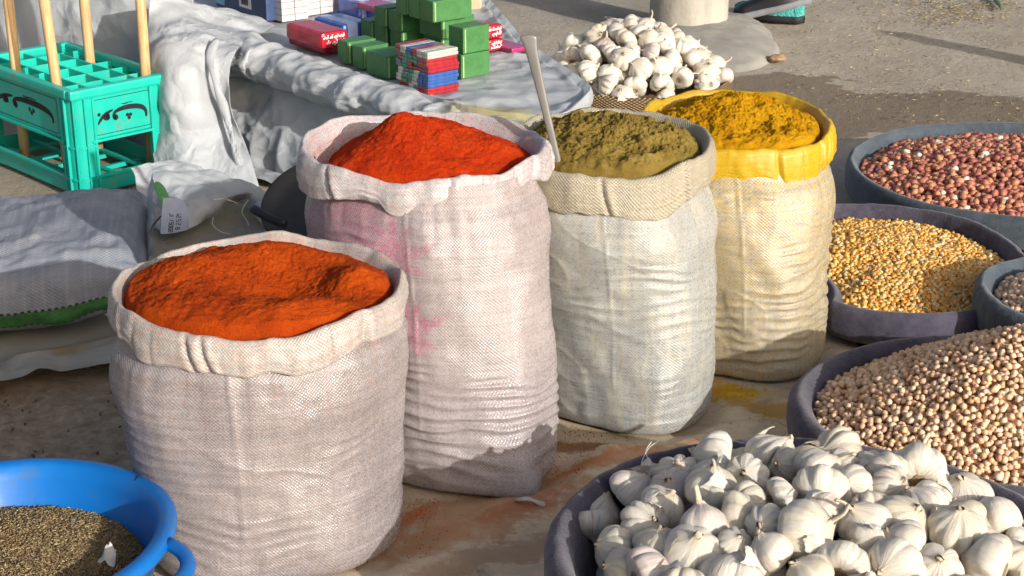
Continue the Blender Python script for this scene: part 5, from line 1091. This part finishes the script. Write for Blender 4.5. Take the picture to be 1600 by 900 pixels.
for a, b in zip(x, y):
    p = np.array([a, b, float(hg(np.array([a]), np.array([b]))[0])]); d = np.linalg.norm(np.array(pos[:nf]) - p, axis=1).min()
    if d > .047: pos.append(tuple(p)); rad.append(.028)
nt_ = len(pos)
x, y = hexpts(OL_g, .062, .06)
for a, b in zip(x, y): pos.append((a, b, float(hg(np.array([a]), np.array([b]))[0]) - .048)); rad.append(.029)
pos = relax(pos, rad)
bk = [(575, 170), (440, 215), (720, 215), (800, 150), (890, 195), (575, 265), (480, 250), (335, 285), (415, 320), (530, 325), (690, 285), (715, 345), (825, 290), (960, 265), (1000, 205), (1100, 265), (1045, 315), (340, 385), (265, 345), (232, 295), (490, 405), (600, 390), (735, 365), (590, 480), (735, 450),
      (870, 435), (850, 370), (940, 355), (990, 405), (1110, 390), (1185, 415), (1205, 355), (1130, 445), (680, 512), (465, 455), (430, 400), (655, 195), (770, 190), (640, 300), (560, 215), (380, 250), (800, 225), (910, 240), (1150, 310)]
special = {16: ('white garlic bulb showing its brown root plate to the camera, middle of the front tray', (R(115), R(6), R(-8)), 5), 39: ('garlic bulb with brown streaks and a stem pointing right, low in the front tray', (R(20), R(68), R(-10)), 4),
           40: ('yellowish garlic bulb lying with its stem down, beside the brown streaked one', (R(75), R(15), R(150)), 6), 8: ('large white garlic bulb with a torn papery top in the front tray', (R(-4), R(6), 0), 1), 7: ('purplish split garlic bulb at the left back of the front tray', (R(10), R(-25), 1.0), 2),
           0: ('smooth white garlic bulb at the left of the front tray, above another', (R(30), R(-10), 2.2), 3), 1: ('garlic bulb with its stem pointing down at the left rim of the front tray', (R(150), R(10), .5), 1), 4: ('topmost white garlic bulb at the back left of the front tray', (R(-30), R(14), .4), 3),
           21: ('big garlic bulb with a stem pointing down, right of centre in the front tray', (R(85), R(10), R(170)), 4), 22: ('broad pale garlic bulb with large cloves near the right end of the front tray', (R(10), R(-8), .3), 6), 31: ('garlic clove bundle tucked behind the streaked bulb', (R(60), 0, 1), 1)}
ORD = ['first', 'second', 'third', 'fourth', 'fifth', 'sixth', 'seventh', 'eighth', 'ninth', 'tenth', 'eleventh', 'twelfth', 'thirteenth', 'fourteenth', 'fifteenth']
def row_labels(pix, nrows):
    order = sorted(range(len(pix)), key=lambda i: pix[i][1]); per = math.ceil(len(pix) / nrows); out = {}
    for r_ in range(nrows):
        for k, i in enumerate(sorted(order[r_ * per:(r_ + 1) * per], key=lambda i: pix[i][0])): out[i] = f'garlic bulb {ORD[k]} from left in {ORD[r_]} row from back'
    return out
rowlab = row_labels(front, 5); rowlab_b = row_labels(bk, 4)
rr = random.Random(5)
for i, p in enumerate(pos):
    eul = (rr.uniform(-1.3, 1.3), rr.uniform(-1.3, 1.3), rr.uniform(0, 6.28)); pi_ = rr.randrange(8); lab = 'white garlic bulb heaped on the purple rimmed tray at the front right'
    if i in special: lab, eul, pi_ = special[i]
    if i not in special: lab = rowlab[i] + ', front tray' if i < nf else 'garlic bulb half buried among the others on the purple rimmed front tray'
    garlic(p, rad[i], pi_, eul, lab, 'garlic bulbs on the front tray', flap=(i in (8, 13, 33, 44) or rr.random() < .5))
# skins shed onto the heap
# ---- the far basket of garlic
bc = P(992, 118, .07); OL_b = outline_ellipse(bc.x, bc.y, .262, .30, 2.0, 0, 29, .02); ZB = .075
t = NT('wicker', .8, .25); uv = t.coord('UV'); X = t.xyz(uv); wk = t.math('MULTIPLY', t.math('SINE', t.math('MULTIPLY', X[0], 420)), t.math('SINE', t.math('MULTIPLY', X[1], 900)))
M_wick = t.out(t.mix(t.step(wk, -.5, .6), (.16, .10, .05), (.42, .30, .16)), t.bump(wk, .9, .006))
tray('wicker_basket', 'shallow tan wicker basket of garlic in front of the pillar', OL_b, ZB, M_wick, M_wick, 53, .012, .04, .06, M_wick, cat='basket')
hb_ = lambda x, y: np.where(inside(OL_b, np.asarray(x), np.asarray(y), .015) < 1, ZB - .005 + .140 * np.clip(1 - inside(OL_b, np.asarray(x), np.asarray(y), .015) ** 1.7, 0, 1), -1)
hbf = lambda x, y: float(hb_(np.array([x]), np.array([y]))[0])
pos = []; rad = []
for cx_, cy_ in bk:
    p = onto(780 + cx_ / 3.478, cy_ / 3.478, hbf)
    for _ in range(8):
        if p.z <= .051: cx_ += (720 - cx_) * .06; cy_ += 4; p = onto(780 + cx_ / 3.478, cy_ / 3.478, hbf)
    pos.append(tuple(p)); rad.append(rr.uniform(.030, .036))
nb_ = len(pos); x, y = hexpts(OL_b, .058, .03)
for a, b in zip(x, y):
    p = np.array([a, b, hbf(a, b)])
    if np.linalg.norm(np.array(pos[:nb_]) - p, axis=1).min() > .05: pos.append(tuple(p)); rad.append(.031)
x, y = hexpts(OL_b, .068, .05)
for a, b in zip(x, y): pos.append((a, b, hbf(a, b) - .045)); rad.append(.030)
pos = relax(pos, rad)
for i, p in enumerate(pos):
    lab = rowlab_b[i] + ', far basket' if i < nb_ else 'garlic bulb half buried among the others in the far basket'
    if i == 3: lab = 'garlic bulb with a thick stalk at the very top of the far basket'
    if i == 31: lab = 'garlic bulb with a long white stalk sticking out of the far basket at its right'
    eul = (rr.uniform(-1.2, 1.2), rr.uniform(-1.2, 1.2), rr.uniform(0, 6.28)); pi_ = rr.randrange(8)
    if i == 31: eul, pi_ = (0, R(80), R(-12)), 4
    if i == 3: eul, pi_ = (0, R(40), R(10)), 4
    garlic(p, rad[i], pi_, eul, lab, 'garlic bulbs in the far basket', flap=rr.random() < .3)

# ------------------------------------------------------------------ the blue plastic basin of cumin seed
M_bluep = plastic('blue_plastic', (.002, .14, .48), .40, (.05, .12, .20), .6)
def basin():
    c = Vector((-.632, 1.845, .006)); R0 = .196; Z = .160
    root = tag(empty('blue_basin', c), 'round blue plastic basin with loop handles at the bottom left', 'basin')
    pf = [(0, .004), (.13, .004), (.150, .010), (R0 - .020, Z - .02), (R0 - .013, Z - .004), (R0 - .006, Z + .001), (R0 + .006, Z), (R0 + .011, Z - .006), (R0 + .010, Z - .014), (R0 + .002, Z - .015), (R0 - .012, Z - .026), (.155, .005), (.14, 0), (0, 0)]
    q = np.linspace(0, 2 * np.pi, 120, endpoint=False); V = [(r_ * math.cos(a), r_ * math.sin(a), z_ + .0015 * math.sin(a * 3 + 1)) for r_, z_ in pf for a in q]
    obj('bowl', mesh(V, gridf(len(pf), 120, True), M_bluep), root)
    for a0 in (R(-28), R(152)):
        pts = []
        for s_ in np.linspace(-1, 1, 25):
            w_ = .40 * s_; out = R0 + .004 + .052 * (1 - abs(s_) ** 3.2); pts.append((out * math.cos(a0 + w_), out * math.sin(a0 + w_), Z - .008 - .006 * (1 - s_ * s_)))
        obj('handle', tube(pts, [.010] * 25, M_bluep, 12, True, .75), root)
    # a wire mend in the wall
    pts = [(R0 * .93 * math.cos(R(48)), R0 * .93 * math.sin(R(48)), Z - .085), (R0 * .94 * math.cos(R(50)), R0 * .94 * math.sin(R(50)), Z - .04), (R0 * .95 * math.cos(R(47)), R0 * .95 * math.sin(R(47)), Z - .005), (R0 * 1.0 * math.cos(R(46)), R0 * 1.0 * math.sin(R(46)), Z + .003)]
    obj('crack', tube(smooth_pts(pts), .0013, plain('crack_dark', (.01, .03, .08), .8, .1), 5), root)
    return c, R0, Z
bc_, R0, Z_ = basin()
OL_k = outline_ellipse(bc_.x, bc_.y, .176, .176, 2, 0, 71, 0)
hk = lambda x, y: .100 + .030 * np.clip(1 - (np.hypot(np.asarray(x) - bc_.x + .03, np.asarray(y) - bc_.y) / .18) ** 2, -.5, 1) + .006 * fbm(st3(np.asarray(x) * 9, np.asarray(y) * 9, 0), 3, 73)
rod = np.array([[-1, 0, 0], [0, 1, 0], [0, -.5, .87], [0, -.5, -.87], [1, 0, 0]], float); rodF = np.array([[0, 2, 1], [0, 3, 2], [0, 1, 3], [4, 1, 2], [4, 2, 3], [4, 3, 1]])
kst = [(0, (.13, .08, .035)), (.35, (.26, .175, .08)), (.7, (.36, .26, .13)), (.93, (.44, .33, .17)), (1, (.58, .48, .28))]
heap('cumin_heap', 'brown cumin seeds filling the blue basin', 'cumin seeds', OL_k, hk, (rod, rodF), .0020, (.0040, .00095, .00095), kst, plain('cumin_gap', (.07, .045, .02), .9, .1, .2, 60), .004, layers=((0, 1), (1.2, .55)), rough=.7, jit=1.3, flatness=.45)
sk = P(168, 878, .115); gk = []
for i in range(8):
    for j in range(6): u_, v_ = i / 7 - .5, j / 5 - .5; gk.append((.020 * u_ * (1 - .4 * v_) + .006 * v_, .012 * v_, .020 * (v_ + .5) + .008 * math.cos(u_ * 4) + .003 * math.sin(i * 2.1 + j)))
tag(obj('garlic_peel', mesh(gk, gridf(8, 6), M_paper), None, (sk.x, sk.y, hk(np.array([sk.x]), np.array([sk.y]))[0] + .001)), 'scrap of white garlic peel on the cumin seeds', 'peel')

# ------------------------------------------------------------------ litter on the far ground
rg = np.random.default_rng(3); n = 900
px = np.concatenate([rg.normal(1490, 55, n // 2), rg.uniform(1230, 1600, n // 2)]); py = np.concatenate([np.abs(rg.normal(12, 16, n // 2)), rg.uniform(0, 190, n // 2)])
pp = np.array([tuple(P(a, b, .002)) for a, b in zip(px, py)]); a = rg.uniform(0, 6.28, n); rot = np.zeros((n, 3, 3)); rot[:, 0, 0] = np.cos(a); rot[:, 0, 1] = -np.sin(a); rot[:, 1, 0] = np.sin(a); rot[:, 1, 1] = np.cos(a); rot[:, 2, 2] = 1
V, F, tn = scatter((rod, rodF), pp, rot, np.stack([rg.uniform(.004, .016, n), rg.uniform(.0012, .004, n), np.full(n, .0014)], -1), rg.random(n))
tag(obj('straw_litter', mesh(V, F, seed_mat('straw', [(0, (.08, .06, .04)), (.5, (.30, .22, .10)), (1, (.55, .45, .22))], .8), attrs={'tone': tn})), 'scattered bits of straw and grit on the concrete', 'litter', kind='stuff')
n = 500; xs = rg.uniform(-1.4, -.45, n); ys_ = rg.uniform(1.7, 2.62, n); pp = np.stack([xs, ys_, np.full(n, .002)], -1)
V, F, tn = scatter((Vk, Fk), pp, rand_rot(n), rg.uniform(.0012, .0045, (n, 3)), rg.random(n))
tag(obj('dirt_grit', mesh(V, F, seed_mat('grit', [(0, (.08, .06, .045)), (.6, (.22, .17, .12)), (1, (.42, .36, .29))], .9), attrs={'tone': tn})), 'small stones and grit on the dirt at the left', 'grit', kind='stuff')
ch = [P(1548, -8, .006), P(1556, 0, .008), P(1562, 8, .008), P(1564, 16, .006)]
ce = tag(empty('green_chilli', ch[2]), 'small green chilli lying on the far concrete at the top right', 'chilli'); pts = smooth_pts([Vector(p) - ch[2] for p in ch], 4)
obj('pod', tube(pts, list(map(float, np.interp(np.linspace(0, 1, 13), [0, .15, .6, 1], [.003, .008, .007, .001]))), plain('chilli_skin', (.05, .16, .03), .3, .5, .3, 60), 9), ce)
obj('stalk', tube([pts[0], pts[0] + Vector((-.012, .012, .004))], [.0025, .002], plain('stalk_green', (.10, .16, .05), .6, .3), 6), ce)
stn_ = P(1214, 96, .0); bm = bmesh.new(); bmesh.ops.create_icosphere(bm, subdivisions=2, radius=1)
for v in bm.verts: v.co *= 1 + .25 * float(vn(np.array([v.co[:]]) * 1.7, 77)[0]); v.co = Vector((v.co.x * .028, v.co.y * .02, v.co.z * .013 + .009))
me = bpy.data.meshes.new('stone'); bm.to_mesh(me); bm.free(); me.materials.append(plain('brown_stone', (.30, .20, .12), .85, .2, .4, 60, .6, 120))
tag(obj('broken_stone', me, None, stn_), 'small brown chip of stone beside the pillar footing', 'stone')
# fine threads hanging from the front garlic tray
o0 = P(1000, 716, .16); tt_ = tag(empty('fine_thread', o0), 'fine pale threads clinging to the left back rim of the front garlic tray', 'thread')
for pts in ([(1018, 690, .185), (1009, 705, .180), (1013, 722, .175), (1002, 740, .165)], [(1030, 688, .185), (1014, 700, .182), (1004, 718, .176), (1000, 735, .168)]):
    obj('strand', tube(smooth_pts([P(*p) - o0 for p in pts]), .0006, thr, 4), tt_)

# crumbs of spice fallen on the tarp
n = 1100; V0 = []; spots = [(648, 805, .05, 0), (905, 735, .08, 0), (900, 697, .07, 1), (1140, 612, .08, 2), (1200, 650, .08, 2), (800, 760, .12, 0), (620, 850, .08, 0), (1270, 585, .05, 2)]
ids = rg.integers(0, len(spots), n); pp = []; tone = []
for k in ids:
    q = P(spots[k][0], spots[k][1], .012); pp.append((q.x + rg.normal(0, spots[k][2] * .6), q.y + rg.normal(0, spots[k][2] * .5), .020)); tone.append([.1, .5, .9][spots[k][3]] + rg.uniform(-.08, .08))
V, F, tn = scatter((Vk, Fk), np.array(pp), rand_rot(n), rg.uniform(.0004, .0015, (n, 3)), np.array(tone))
tag(obj('spice_crumbs', mesh(V, F, seed_mat('spilled_spice', [(0, (.46, .05, .004)), (.25, (.46, .06, .005)), (.4, (.24, .11, .03)), (.6, (.24, .13, .03)), (.75, (.52, .27, .006)), (1, (.54, .30, .008))], .95), attrs={'tone': tn})), 'crumbs of red and yellow spice fallen on the tarp between the sacks', 'spice crumbs', kind='stuff')
